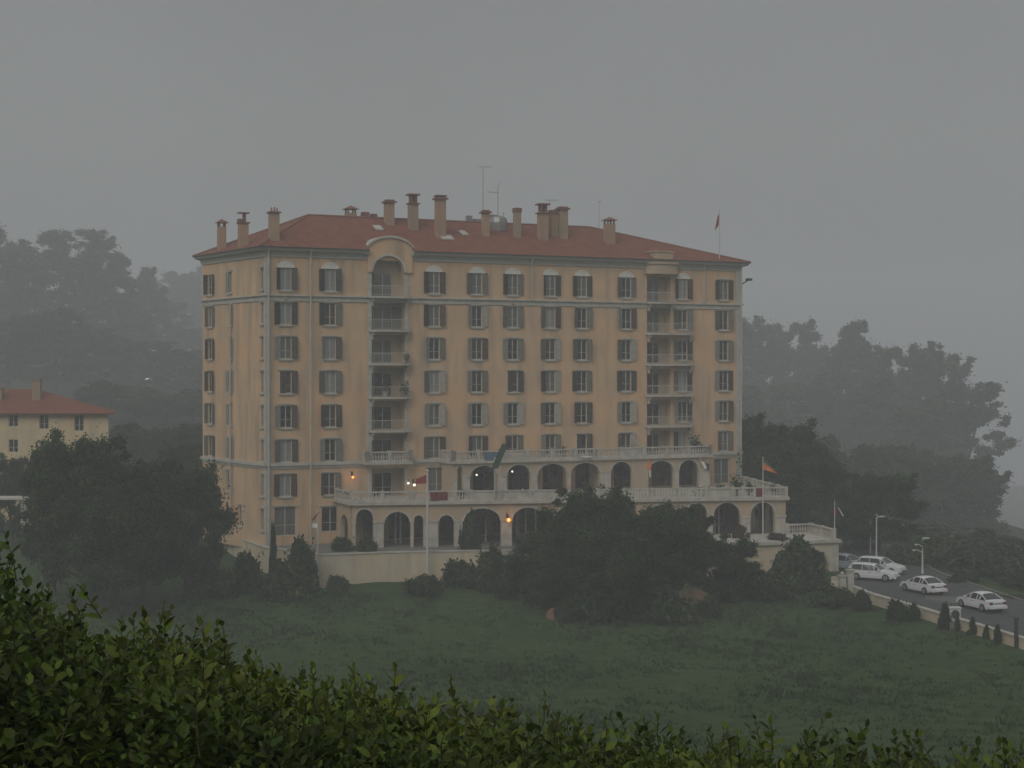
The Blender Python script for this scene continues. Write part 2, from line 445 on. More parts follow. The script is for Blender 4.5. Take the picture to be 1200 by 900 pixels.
# ---- window kit -----------------------------------------------------------
def window_meshes(w, h, arched, recess=.16):
    b = MB()   # frame + surround, origin = sill centre on the wall plane, y inward
    fw = .07
    y0, y1 = recess - .05, recess + .02
    for (a, c, p, q) in ((-w/2, -w/2+fw, 0, h), (w/2-fw, w/2, 0, h), (-w/2+fw, w/2-fw, 0, fw), (-w/2+fw, w/2-fw, h-fw, h), (-.045, .045, fw, h-fw)):
        b.box(a, c, y0, y1, p, q)
    b.box(-w/2+fw, -.045, y0+.01, y1-.01, h*.36, h*.36+.04); b.box(.045, w/2-fw, y0+.01, y1-.01, h*.36, h*.36+.04)
    fr = b
    s = MB(); s.box(-w/2-.16, w/2+.16, -.16, .1, -.13, -.004); s.box(-w/2-.08, w/2+.08, -.1, .05, -.22, -.131)
    t = MB()
    if arched:
        hw = w/2 + .16; cr = .5
        pts = [(-hw, h+.02)] + [(hw*math.cos(math.pi*(1-k/10)), h+.02+cr*math.sin(math.pi*k/10)) for k in range(0, 11)]
        f = [(x, -.05, z) for x, z in pts]; t.poly(f)
        for k in range(1, 11): t.poly([(pts[k][0], -.05, pts[k][1]), (pts[k+1][0], -.05, pts[k+1][1]), (pts[k+1][0], .01, pts[k+1][1]), (pts[k][0], .01, pts[k][1])])
        arch_trim(t, -hw, hw, h+.02, h+.02+cr, .12, .09, lambda p: p, 10)
    else:
        t.box(-w/2-.12, w/2+.12, -.07, .02, h+.01, h+.10); t.box(-w/2-.2, w/2+.2, -.12, .02, h+.101, h+.16)
        t.box(-.16, .16, -.1, .02, h+.161, h+.28)
    p = MB(); p.box(-w/2+.01, w/2-.01, recess-.01, recess+.012, .01, h-.01)
    return fr, s, t, p
def shutter_mesh(w, h, m):
    b = MB(); f = .06
    for (a, c, p, q) in ((0, f, 0, h), (w-f, w, 0, h), (f, w-f, 0, f), (f, w-f, h-f, h), (f, w-f, h*.5-.03, h*.5+.03)): b.box(a, c, -.025, .025, p, q)
    n = 16
    for i in range(n):
        z = f + (h - 2*f) * (i + .1) / n; dz = (h - 2*f) / n
        b.poly([(f, -.02, z), (w-f, -.02, z), (w-f, .016, z+dz*.95), (f, .016, z+dz*.95)])
    return b.mesh('shutter', m)
WS = {}
def wset(key, w, h, arched):
    if key not in WS:
        fr, s, t, p = window_meshes(w, h, arched)
        WS[key] = dict(w=w, h=h, frame=fr.mesh('window', 'frame'), sill=s.mesh('sill', 'stone'), lintel=t.mesh('lintel', 'white' if arched else 'stone'),
                       pane={g: p.mesh('pane', g) for g in ('gDark', 'gGrey', 'gPale', 'gBrown')},
                       sh={g: shutter_mesh(w/2, h, g) for g in ('shD', 'shB', 'shG', 'shL')})
    return WS[key]
rw = random.Random(5)
def add_window(key, w, h, arched, lp, rz, code, root=None, name='window', sill=True, lintel=True):
    """code: 2-3 letters: left shutter, right shutter colours (D B G L, lower case = closed over the pane, - none), pane (d g p b)"""
    ws = wset(key, w, h, arched)
    o = link(name, ws['frame'], root or hotel, lp, rz)
    pn = {'d': 'gDark', 'g': 'gGrey', 'p': 'gPale', 'b': 'gBrown'}[code[2]]
    link('pane', ws['pane'][pn], o)
    if sill: link('sill', ws['sill'], o)
    if lintel: link('lintel', ws['lintel'], o)
    for k, sx in ((0, -1), (1, 1)):
        c = code[k]
        if c == '-': continue
        me_ = ws['sh']['sh' + c.upper()]
        sh = link('shutter', me_, o)
        if c.islower(): sh.location = ((-w/2 if sx < 0 else 0), .03, .01)
        else:
            a = rw.uniform(2, 16) if rw.random() < .7 else rw.uniform(16, 48)
            if sx < 0: sh.location = (-w/2 - .005, -.05, .01); sh.rotation_euler = (0, 0, R(180 + a))
            else: sh.location = (w/2 + .005, -.05, .01); sh.rotation_euler = (0, 0, R(-a))
    return o

cols = [335, 387, 509, 559, 601, 645, 682, 734, 800, 848]
rows = [   # r1..r6, one code per column
 ['DDp', 'DDp', 'BBg', 'GGg', 'DGg', 'DDg', 'DDg', 'GGd', 'BBp', 'BDg'],
 ['DDp', 'DGg', 'GGd', 'LLd', 'GGg', 'DDg', 'GGd', 'LBd', 'GLd', 'GGb'],
 ['BBg', 'LBp', 'LGd', 'LLb', 'LGd', 'GLb', 'GGd', 'GLd', 'GDd', 'LGd'],
 ['bBb', 'GGp', 'BBb', 'LGb', 'dDb', 'DLd', 'BGd', 'GLd', 'DGd', 'LDd'],
 ['LBd', 'BBb', 'LLg', 'LLd', 'LLd', 'GLd', 'BDd', 'LLd', 'GLg', 'bbb'],
 ['bBb', 'LGd', 'GDg', 'BBg', 'BGb', 'LGb', 'dDd', 'GLb', 'GLd', 'GGg'],
]
holes = []; wins = []
WW, HH = 1.12, 2.08
for k in range(6):
    for ci, px in enumerate(cols):
        t = float(t_px(px)); z0 = ZK(k) - HH / 2
        if k == 5 and ci in (7,): pass
        holes.append((t - WW/2, t + WW/2, z0, z0 + HH)); wins.append((t, z0, rows[k][ci], k == 0 and ci != 9))
for (px, code) in ((334, 'BBp'), (386, 'LBp')):
    t = float(t_px(px)); z0 = ZK(6) - HH / 2
    holes.append((t - WW/2, t + WW/2, z0, z0 + HH)); wins.append((t, z0, code, False))
for (t, z0, code, ar) in wins:
    if rw.random() < .3: code = rw.choice('DBGL') + rw.choice('DBGL') + rw.choice('dgpb')
    add_window('std%d' % ar, WW, HH, ar, (t, 0, z0 - ZB), 0, code)
# odd openings of the lower storeys on the facade plane: (px, width, z0, z1, pane)
for (px, w, z0, z1, code) in ((334, 2.1, 4.5, 7.2, '--g'), (387, 1.75, 4.7, 7.05, '--d'), (512, 2.0, 7.95, 10.5, '-Bg'), (846, 1.9, 7.95, 10.6, '--g')):
    t = float(t_px(px)); holes.append((t - w/2, t + w/2, z0, z1))
    add_window('odd%d' % px, w, z1 - z0, False, (t, 0, z0 - ZB), 0, code, sill=False)
# dark doors added behind loggias and arcades, standing in for their inner shade
def shade_door(px, z0, h, w, pane='d'):
    t = float(t_px(px)); holes.append((t - w/2, t + w/2, z0, z0 + h)); key = 'dd%.2f%.2f' % (w, h)
    wset(key, w, h, False)['frame'].materials[0] = M['shB']
    add_window(key, w, h, False, (t, 0, z0 - ZB), 0, '--' + pane, name='arch_shade_door', sill=False, lintel=False)
for px in (567, 608, 648, 686, 731, 775, 806): shade_door(px, 7.95, 2.7, 2.3)
for px in (438, 468, 498, 528, 558, 590, 622, 654, 690, 726, 762, 800, 838): shade_door(px, 3.75, 3.3, 2.2)
# ---- loggia bays ----------------------------------------------------------
LB = (float(t_px(435.5)), float(t_px(474)))
RB = (float(t_px(758)), float(t_px(786)))
for k in range(7):
    zf = ZK(k) - 1.42
    holes.append((LB[0], LB[1], zf, zf + (3.45 if k == 0 else 2.75)))
for k in range(6):
    zf = ZK(k) - 1.42
    holes.append((RB[0], RB[1], zf, zf + 2.7))
b = MB()
grid_wall(b, 0, 52, 3.0 if True else 0, 31.05, holes, FR, .2)
# side walls and back
SL = Frame((A[0], A[1]), tuple(wld(-2.63, 14.27)[:2]))       # s grows away from the corner; seen from its left
sideholes = []
def s_side(px):
    k = (px - 600) / F
    d = SL.wu
    return float((k * SL.P0[1] - SL.P0[0]) / (d[0] - k * d[1]))
side_cols = [(307.3, .62, .35), (270, .72, .5), (246.5, 1.12, 0)]
sidewins = []
for k in range(8):
    for ci, (px, w, _) in enumerate(side_cols):
        s = s_side(px if k < 6 or ci != 1 else (267 if k == 6 else 281)); h = 2.0
        if ci == 2 and k == 7: continue
        z0 = ZK(k) - h/2
        sideholes.append((s - w/2, s + w/2, z0, z0 + h)); sidewins.append((s, z0, w, h, ci, k))
# side frame: outward is to the left, so mirror: x runs from the far end to the corner
def TS(p): 
    q = SL.a + SL.u * p[0] + SL.n * p[1]
    return (q[0], q[1], p[2] - ZB)
grid_wall(b, 0, SL.L, 3.0, 31.05, sideholes, TS, .2)
bl = np.array([-2.63, 14.27]); 
b.poly([FR((52, 0, 3)), FR((52, 14.4, 3)), FR((52, 14.4, 31.05)), FR((52, 0, 31.05))])
b.poly([FR((bl[0], bl[1], 3)), FR((52, 14.4, 3)), FR((52, 14.4, 31.05)), FR((bl[0], bl[1], 31.05))])
b.build('wall', 'plaster', hotel)
side_rz = math.atan2(-SL.u[1], -SL.u[0])
scode = ['DDd', 'LDb', 'GGg']
for (s, z0, w, h, ci, k) in sidewins:
    q = SL.a + SL.u * s
    code = {0: '--b', 1: ('L-g', '-Lg', '-Lg', 'LLg', 'L-b', 'LLg', '--b', '--g')[k], 2: ('DDd', 'GGg', 'DDd', 'DBd', 'GGd', 'GDd', 'BGp', '--d')[k]}[ci]
    add_window('side%d' % ci, w, h, False, (q[0], q[1], z0 - ZB), side_rz, code, lintel=(ci != 2 or k > 0))
# recess interiors
def loggia(t0, t1, zf, hgt, dep, name='loggia', door=True, code='--d', dw=1.7, doff=0.0):
    b = MB()
    b.poly([FR((t0, .2, zf)), FR((t0, dep, zf)), FR((t0, dep, zf + hgt)), FR((t0, .2, zf + hgt))])
    b.poly([FR((t1, .2, zf)), FR((t1, dep, zf)), FR((t1, dep, zf + hgt)), FR((t1, .2, zf + hgt))])
    b.poly([FR((t0, .2, zf + hgt)), FR((t1, .2, zf + hgt)), FR((t1, dep, zf + hgt)), FR((t0, dep, zf + hgt))])
    b.poly([FR((t0, .2, zf)), FR((t1, .2, zf)), FR((t1, dep, zf)), FR((t0, dep, zf))])
    b.poly([FR((t0, dep, zf)), FR((t1, dep, zf)), FR((t1, dep, zf + hgt)), FR((t0, dep, zf + hgt))])
    b.build(name, 'plaster_pale', hotel)
    if door:
        add_window('bay%.1f' % dw, dw, 2.25, False, ((t0 + t1)/2 + doff, dep - .22, zf + .02 - ZB), 0, code, name='balcony_door', sill=False, lintel=False)
lc = ['--g', '-Gg', '--g', '--d', '--d', '--d', '--d']
for k in range(7):
    loggia(LB[0], LB[1], ZK(k) - 1.42, 3.45 if k == 0 else 2.75, 1.3, code=('G-g', '-Gg', '--g', '--d', '--d', '--b', '--d')[k], dw=1.9, doff=-.15)
for k in range(6):
    loggia(RB[0], RB[1], ZK(k) - 1.42, 2.7, 1.2, code=('--g', '--g', '--d', '--d', '--d', '--b')[k], dw=1.5, doff=-.1)

def railing(parent, path, z0, h, m='frame', step=.13):
    b = MB()
    for p, q in zip(path[:-1], path[1:]):
        p = np.array(p, float); q = np.array(q, float); L = np.linalg.norm(q - p)
        b.tube([(*p, z0 + h - ZB), (*q, z0 + h - ZB)], .03, 5); b.tube([(*p, z0 + .1 - ZB), (*q, z0 + .1 - ZB)], .015, 4)
        for i in range(int(L / step) + 1):
            r_ = p + (q - p) * min(1, i * step / L)
            b.tube([(*r_, z0 + .02 - ZB), (*r_, z0 + h - ZB)], .01, 3, cap=False)
    return b.build('railing', m, parent)
def balcony(t0, t1, z, out, parts=True, rail='metal'):
    b = MB()
    n = 10
    mid = (t0 + t1)/2; hw = (t1 - t0)/2
    pts = [(t0, .0)] + [(mid + hw*math.cos(math.pi*(1 - k/n)), -out*(.45 + .55*math.sin(math.pi*k/n))) for k in range(n + 1)] + [(t1, .0)]
    lo = [(x, y, z - .22 - ZB) for x, y in pts]; hi = [(x, y, z - .02 - ZB) for x, y in pts]
    b.poly(hi); b.poly(lo[::-1])
    for k in range(len(pts) - 1): b.poly([lo[k], lo[k+1], hi[k+1], hi[k]])
    for tx in (t0 + .35, t1 - .35):    # brackets
        b.box(tx - .11, tx + .11, -out*.55, -.002, z - .5 - ZB, z - .222 - ZB); b.box(tx - .09, tx + .09, -out*.3, -.002, z - .95 - ZB, z - .502 - ZB)
    o = b.build('balcony', 'stone', hotel)
    railing(o, pts[1:-1], z, .95)
    return o
for k in range(6):
    z = ZK(k) - 1.42
    if k < 5: balcony(LB[0] - .35, LB[1] + .55, z, 1.0)
for k in range(5):
    z = ZK(k) - 1.42
    balcony(RB[0] - .2, RB[1] + (2.6 if k in (1, 2, 3, 4) else .3), z, .95)
# piers of pale quoins beside the bays
b = MB()
for (a, c, z1) in ((LB[0] - .42, LB[0] - .02, 30.6), (LB[1] + .02, LB[1] + .36, 30.6)): b.box(a, c, -.09, -.001, 7.95 - ZB, z1 - ZB)
b.build('bay_pier', 'stone', hotel)
# arched gable over the left bay
b = MB(); g0, g1 = LB[0] - .45, LB[1] + .75; gm_ = (g0 + g1)/2
gtop = lambda s: 31.0 + 1.75 * math.sqrt(max(0, 1 - ((s - gm_)/((g1 - g0)/2 + .35))**2)) ** 1.0
arch_wall(b, g0, g1, 29.4, 32, [(LB[0] + .05, LB[1] - .1, 29.5, 31.0)], .45, lambda p: (p[0], p[1] - .25, p[2] - ZB), top=gtop)
gb = b.build('gable', 'plaster', hotel)
b = MB()
xs_ = np.linspace(g0 - .1, g1 + .1, 17)
for a, c in zip(xs_[:-1], xs_[1:]):
    za, zc = gtop(a) + .0, gtop(c) + .0
    P = [(a, -.45, za), (c, -.45, zc), (c, -.45, zc + .2), (a, -.45, za + .2)]
    b.poly([FR(p) for p in P]); b.poly([FR((p[0], .5, p[2])) for p in P][::-1])
    b.poly([FR((a, -.45, za + .2)), FR((c, -.45, zc + .2)), FR((c, 2.4, zc + .2)), FR((a, 2.4, za + .2))]); b.poly([FR((a, -.45, za)), FR((c, -.45, zc)), FR((c, .5, zc)), FR((a, .5, za))])
arch_trim(b, LB[0] + .05, LB[1] - .1, 29.5, 31.0, .22, .06, lambda p: (p[0], p[1] - .25, p[2] - ZB))
b.box(g0 - .5, g0 + .1, -.55, -.001, 31.1 - ZB, 31.35 - ZB); b.box(g1 - .1, g1 + .5, -.55, -.001, 31.1 - ZB, 31.35 - ZB)
b.build('gable_moulding', 'trim', hotel)
# bowed attic box over the right bay
b = MB(); n = 12; mid = (RB[0] + RB[1])/2 + .25; hw = (RB[1] - RB[0])/2 + .55
pts = [(mid + hw*math.cos(math.pi*(1 - k/n)), -.9*math.sin(math.pi*k/n) - .01) for k in range(n + 1)]
for (za, zb, e) in ((30.15, 31.05, 0), (31.05, 31.25, .15), (30.02, 30.15, .1)):
    P2 = [(mid + (x - mid)*(1 + e/hw), y - e) for x, y in pts]
    lo = [FR((x, y, za)) for x, y in P2]; hi = [FR((x, y, zb)) for x, y in P2]
    b.poly(hi); b.poly(lo[::-1])
    for k in range(n): b.poly([lo[k], lo[k+1], hi[k+1], hi[k]])
b.box(mid - 1.1, mid + 1.1, -.6, 1.6, 31.26 - ZB, 32.3 - ZB); b.box(mid - 1.25, mid + 1.25, -.7, 1.7, 32.3 - ZB, 32.42 - ZB)
b.build('bow_attic', 'plaster_pale', hotel)

# ---- belts, cornice, corner strips, pipes ---------------------------------
def band(z0, z1, out, name, m='trim', t1=52.0, skips=()):
    b = MB(); cur = -out
    for (a, c) in list(skips) + [(t1 + out, None)]:
        b.box(cur, a, -out, -.001, z0 - ZB, z1 - ZB); cur = c
    f = lambda p: TS((p[0], -p[1], p[2] + ZB))
    b.box(.001, SL.L, .001, out, z0 - ZB, z1 - ZB, T=lambda p: TS((p[0], -p[1], p[2] + ZB)))
    b.box(t1 + .001, t1 + out, 0, 14.4, z0 - ZB, z1 - ZB)
    return b.build(name, m, hotel)
sk = ((LB[0], LB[1]), (RB[0], RB[1]))
band(26.95, 27.08, .28, 'string_course', skips=sk); band(26.5, 26.948, .1, 'frieze', skips=())
band(11.05, 11.35, .25, 'string_course', skips=((LB[0], LB[1]), (float(t_px(526)), float(t_px(832))))); band(10.8, 11.048, .1, 'frieze', skips=((LB[0], LB[1]), (float(t_px(526)), float(t_px(832)))))
# eaves (soffit, cornice, gutter) and roof
OV = .95
E = [(-OV, -OV), (52 + OV, -OV), (52 + OV, 14.4 + OV), (bl[0] - OV, bl[1] + OV)]
def ring(b, off, z0, z1, T=lambda p: p):
    pts = [(-off, -off), (52 + off, -off), (52 + off, 14.4 + off), (bl[0] - off, bl[1] + off)]
    return [FR((x, y, z0)) for x, y in pts], [FR((x, y, z1)) for x, y in pts]
b = MB()
l0, _ = ring(b, .12, 30.75, 0); l1, _ = ring(b, .2, 31.05, 0); l2, _ = ring(b, .62, 31.2, 0); l3, _ = ring(b, .72, 31.45, 0)
l00, _ = ring(b, .12, 30.6, 0); lb, _ = ring(b, 0.0, 30.6, 0)
for lo, hi in ((lb, l00), (l00, l0), (l0, l1), (l1, l2), (l2, l3)):
    for k in range(4):
        if k == 0:
            L0, L1, H0, H1 = lo[0], lo[1], hi[0], hi[1]
            b.poly([L0, (g0, L0[1], L0[2]), (g0, H0[1], H0[2]), H0]); b.poly([(g1, L0[1], L0[2]), L1, H1, (g1, H0[1], H0[2])])
        else: b.poly([lo[k], lo[(k+1) % 4], hi[(k+1) % 4], hi[k]])
for gx_ in (g0, g1): b.poly([(gx_, 0, 30.6 - ZB), (gx_, -.12, 30.6 - ZB), (gx_, -.2, 31.05 - ZB), (gx_, -.62, 31.2 - ZB), (gx_, -.72, 31.45 - ZB), (gx_, .2, 31.9 - ZB)])
b.build('cornice', 'soffit', hotel)
b = MB()
zr = 35.35; ry0 = 7.2
R0 = (6.3, ry0, zr); R1 = (37.6, ry0, zr); ez = 31.5
e = [(-.8, -.8, ez), (52.8, -.8, ez), (52.8, 15.2, ez), (bl[0] - .8, bl[1] + .8, ez)]
hipx = lambda y, s: -.8 + (y + .8)*7.1/8.0 if s < 0 else 52.8 - (y + .8)*15.2/8.0
rz_ = lambda y: ez + (y + .8)/8.0*(zr - ez)
yb = .22
b.poly([FR(e[0]), FR((g0, -.8, ez)), FR((g0, yb, rz_(yb))), FR((hipx(yb, -1), yb, rz_(yb)))])
b.poly([FR((g1, -.8, ez)), FR(e[1]), FR((hipx(yb, 1), yb, rz_(yb))), FR((g1, yb, rz_(yb)))])
b.poly([FR((hipx(yb, -1), yb, rz_(yb))), FR((hipx(yb, 1), yb, rz_(yb))), FR(R1), FR(R0)])
b.poly([FR(e[1]), FR(e[2]), FR(R1)]); b.poly([FR(e[2]), FR(e[3]), FR(R0), FR(R1)]); b.poly([FR(e[3]), FR(e[0]), FR(R0)])
for p, q in ((e[0], (g0, -.8)), ((g1, -.8), e[1]), (e[1], e[2]), (e[2], e[3]), (e[3], e[0])):
    p = (p[0], p[1], ez); q = (q[0], q[1], ez)
    b.poly([FR((p[0], p[1], ez - .06)), FR((q[0], q[1], ez - .06)), FR(q), FR(p)])
roof = b.build('roof', 'roof', hotel)
b = MB()
for p, q in ((e[0], R0), (e[1], R1), (e[2], R1), (e[3], R0), (R0, R1)):
    b.tube([FR((p[0], p[1], p[2] + .02)), FR((q[0], q[1], q[2] + .02))], .12, 6)
b.build('ridge_tiles', 'tilecap', roof)
b = MB()
for p, q in ((e[0], (g0, -.8)), ((g1, -.8), e[1]), (e[1], e[2]), (e[2], e[3]), (e[3], e[0])): b.tube([FR((p[0], p[1], ez - .03)), FR((q[0], q[1], ez - .03))], .06, 6)
b.build('gutter', 'dark', roof)
def roofz(lx, ly):
    f = ez + (ly + 1.02) / (ry0 + 1.02) * (zr - ez)
    bk = ez + (15.42 - ly) / (15.42 - ry0) * (zr - ez)
    l = ez + (lx + 1.6) / (6.3 + 1.6) * (zr - ez)
    r_ = ez + (53.02 - lx) / (53.02 - 37.6) * (zr - ez)
    return min(f, bk, l, r_)
def on_roof(px, py):
    for Y in np.arange(138, 185, .1):
        w = at(px, py, Y); l = loc(*w)
        if -3.6 < l[0] < 53 and -1 < l[1] < 13 and w[2] <= roofz(l[0], l[1]): return l[0], l[1], roofz(l[0], l[1])
    return None
# chimneys: (px, base y, top y, width m, style)
chs = [(260, 290, 266, .75, 'gable'), (285, 289, 262, .85, 'plate'), (321, 279, 250, .85, 'pots'), (456, 262, 238, .85, 'cap'), (484, 268, 238, .85, 'lantern'),
       (516, 277, 234, .9, 'tall'), (569, 275, 250, .65, 'cap'), (606, 277, 249, .65, 'block'), (636, 280, 249, .9, 'lantern'), (659, 278, 246, .9, 'cap'), (714, 284, 263, .95, 'gable')]
def chimney(lx, ly, z0, z1, w, st):
    b = MB(); h = w / 2
    b.box(lx - h, lx + h, ly - h, ly + h, z0 - .32 - ZB, z1 - ZB)
    o = b.build('chimney', 'chim' if rw.random() < .7 else 'chim2', roof)
    c = MB(); zt = z1 - ZB
    if st in ('cap', 'tall'):
        c.box(lx - h - .18, lx + h + .18, ly - h - .18, ly + h + .18, zt, zt + .16); c.box(lx - h, lx + h, ly - h, ly + h, zt + .161, zt + .32)
        if st == 'tall': c.box(lx - h - .1, lx + h + .1, ly - h - .1, ly + h + .1, zt + .321, zt + .42)
    elif st == 'gable':
        for sx in (-1, 1):
            for sy in (-1, 1): c.box(lx + sx*h*.75 - .07, lx + sx*h*.75 + .07, ly + sy*h*.75 - .07, ly + sy*h*.75 + .07, zt, zt + .4)
        z = zt + .4; e_ = h + .22
        c.poly([(lx - e_, ly - e_, z), (lx + e_, ly - e_, z), (lx, ly, z + .4)]); c.poly([(lx + e_, ly - e_, z), (lx + e_, ly + e_, z), (lx, ly, z + .4)])
        c.poly([(lx + e_, ly + e_, z), (lx - e_, ly + e_, z), (lx, ly, z + .4)]); c.poly([(lx - e_, ly + e_, z), (lx - e_, ly - e_, z), (lx, ly, z + .4)])
        c.poly([(lx - e_, ly + e_, z), (lx + e_, ly + e_, z), (lx + e_, ly - e_, z), (lx - e_, ly - e_, z)])
    elif st == 'plate':
        c.box(lx - h - .12, lx + h + .12, ly - h - .12, ly + h + .12, zt, zt + .12); c.tube([(lx + .1, ly, zt + .12), (lx + .1, ly, zt + .95)], .17, 8)
        c.box(lx - .5, lx + .55, ly - .4, ly + .4, zt + .96, zt + 1.06); c.box(lx - h - .1, lx - .02, ly - .3, ly + .3, zt + .12, zt + .42)
    elif st == 'pots':
        c.box(lx - h - .14, lx + h + .14, ly - h - .14, ly + h + .14, zt, zt + .14)
        for dx in (-.22, .05, .3): c.tube([(lx + dx, ly, zt + .14), (lx + dx, ly, zt + .6 - abs(dx)*.3)], .07, 6)
    elif st == 'lantern':
        c.box(lx - h - .16, lx + h + .16, ly - h - .16, ly + h + .16, zt - .12, zt - .03)
        c.box(lx - h*.8, lx - h*.35, ly - h*.8, ly + h*.8, zt, zt + .75); c.box(lx + h*.2, lx + h*.8, ly - h*.8, ly + h*.8, zt, zt + .75)
        c.box(lx - h - .16, lx + h + .16, ly - h - .16, ly + h + .16, zt + .751, zt + .9)
    else:
        c.box(lx - h - .05, lx + h + .05, ly - h - .05, ly + h + .05, zt, zt + .45)
    c.build('chimney_cap', 'tilecap', roof)
for (px, by, ty, w, st) in chs:
    p = (None if px == 260 else on_roof(px, by)) or next(((float(t_px(px, y_)), y_, roofz(float(t_px(px, y_)), y_)) for y_ in np.arange(1, 13, .25) if float(t_px(px, y_)) > -1.02 - 2.63*y_/14.27 + 1.2), (0.1, 0.2, 31.7))
    Y = wld(p[0], p[1])[1]
    chimney(p[0], p[1], p[2], at(px, ty, Y)[2], w, st)
for (px, ty, w, st) in ((411, 250, 1.0, 'gable'), (428, 254, .6, 'block'), (438, 256, .5, 'block'), (648, 250, .8, 'cap')):
    ly = 8.3 if px < 640 else 4.5
    t = float(t_px(px, ly)); Y = wld(t, ly)[1]
    chimney(t, ly, 34.0, at(px, ty, Y)[2], w, st)
# lift housing and vents behind the ridge
b = MB()
for (px, ty, w, d) in ((549, 253, .55, .5), (560, 257, 1.1, 1.0), (578, 252, .9, .8)):
    t = float(t_px(px, 8.6)); Y = wld(t, 8.6)[1]; z = at(px, ty, Y)[2]; b.box(t - w/2, t + w/2, 8.2, 8.2 + d, 34.2 - ZB, z - ZB)
t = float(t_px(584, 6.0)); p = (t, 6.0)
b.lathe(t, 6.0, [(1.0, 34.4 - ZB), (1.0, 35.3 - ZB), (.85, 35.75 - ZB), (.45, 36.0 - ZB)], 10)
b.build('roof_vent', 'metal', roof)
# skylights
for (px, py, w) in ((523, 279, 1.3), (543, 274, .7), (443, 268, .8), (743, 0, 0), (251, 0, 0)):
    if not w: continue
    l = on_roof(px, py)
    if not l: continue
    sl = (zr - ez) / (ry0 + 1.02); b = MB()
    def q(dx, dy, dz): return (l[0] + dx, l[1] + dy, l[2] + dy * sl + dz - ZB)
    i = len(b.v); b.v += [q(-w/2, -.5, .02), q(w/2, -.5, .02), q(w/2, .5, .02), q(-w/2, .5, .02), q(-w/2, -.5, .16), q(w/2, -.5, .16), q(w/2, .5, .16), q(-w/2, .5, .16)]
    b.f += [[i+4, i+5, i+6, i+7], [i, i+1, i+5, i+4], [i+1, i+2, i+6, i+5], [i+2, i+3, i+7, i+6], [i+3, i, i+4, i+7]]
    b.build('skylight', 'trim', roof)
# corner strips and downpipes
b = MB(); b.box(-.07, .42, -.075, -.002, 0, 30.6 - ZB); b.box(51.45, 52.06, -.075, -.002, 11.4 - ZB, 30.6 - ZB); b.box(51.45, 52.06, -.075, -.002, 7.9 - ZB, 10.8 - ZB)
b.box(0.01, .22, .01, .07, 0, 30.6 - ZB, T=lambda p: TS((p[0], -p[1], p[2] + ZB)))
b.build('corner_strip', 'trim', hotel)
for (px, z0, z1, r_) in ((313.5, 4, 31.2, .09), (363, 4, 31.2, .08), (622, 27.1, 31.2, .07), (823, 27.1, 31.2, .07), (866.5, 8, 31.2, .08)):
    t = float(t_px(px)); b = MB()
    b.tube([(t, -.66, 31.3 - ZB), (t, -.4, 30.9 - ZB), (t, -.38, 30.3 - ZB), (t, -.36, z0 - ZB)], r_, 6)
    b.build('downpipe', 'trim', hotel)
t = float(t_px(271)); 
s = s_side(272.5); q = SL.a + SL.u * s; o_ = -SL.n
b = MB(); nn = SL.n * -1
# outward normal of the side wall
nn = np.array([-SL.u[1], SL.u[0]]) ; nn = nn if nn[0] < 0 else -nn
b.tube([(q[0] + nn[0]*.25, q[1] + nn[1]*.25, 4 - ZB), (q[0] + nn[0]*.25, q[1] + nn[1]*.25, 26.4 - ZB)], .08, 6)
b.build('downpipe', 'trim', hotel)
# small bracket lamp arm at the right eave corner
b = MB(); b.tube([(52.05, .1, 29.1 - ZB), (52.9, -.3, 29.7 - ZB)], .07, 5); b.box(52.6, 53.2, -.5, -.1, 29.6 - ZB, 29.85 - ZB); b.build('bracket', 'dark', hotel)

# ---- balustrades ----------------------------------------------------------
def balustrade(path, z, parent, solid_every=3, h=.95, name='balustrade', T=None):
    """path in hotel-local xy"""
    b = MB()
    for p, q in zip(path[:-1], path[1:]):
        p = np.array(p, float); q = np.array(q, float); L = np.linalg.norm(q - p); u = (q - p) / L; n = np.array([u[1], -u[0]])
        def TT(c): r_ = p + u * c[0] + n * c[1]; return (r_[0], r_[1], c[2] - ZB)
        b.box(0, L, -.13, .13, z, z + .14, T=TT); b.box(0, L, -.14, .14, z + h - .13, z + h, T=TT)
        nb = max(1, round(L / 2.6)); bay = L / nb
        for i in range(nb + 1): b.box(i*bay - .17, i*bay + .17, -.17, .17, z + .001, z + h + .07, T=TT)
        for i in range(nb):
            if rw.random() < .28: b.box(i*bay + .18, (i+1)*bay - .18, -.07, .07, z + .141, z + h - .131, T=TT)
            else:
                m_ = int(bay / .27)
                for j in range(1, m_):
                    s_ = i*bay + bay*j/m_
                    b.box(s_ - .05, s_ + .05, -.05, .05, z + .141, z + .3, T=TT); b.box(s_ - .08, s_ + .08, -.08, .08, z + .3, z + .5, T=TT); b.box(s_ - .045, s_ + .045, -.045, .045, z + .5, z + h - .131, T=TT)
    return b.build(name, 'stone', parent)

def slab(poly, z0, z1, name, m='stone', parent=None):
    b = MB(); lo = [(x, y, z0 - ZB) for x, y in poly]; hi = [(x, y, z1 - ZB) for x, y in poly]
    b.poly(hi); b.poly(lo[::-1])
    for k in range(len(poly)): b.poly([lo[k], lo[(k+1) % len(poly)], hi[(k+1) % len(poly)], hi[k]])
    return b.build(name, m, parent or hotel)

# balcony of the sixth storey in the left bay
ta, tb = float(t_px(429, -1.2)), float(t_px(483, -1.2))
slab([(ta, -.26), (ta, -1.3), (tb, -1.3), (tb, -.26)], 11.0, 11.3, 'terrace_floor')
balustrade([(ta + .15, -.3), (ta + .15, -1.15), (tb - .15, -1.15), (tb - .15, -.3)], 11.3, hotel)
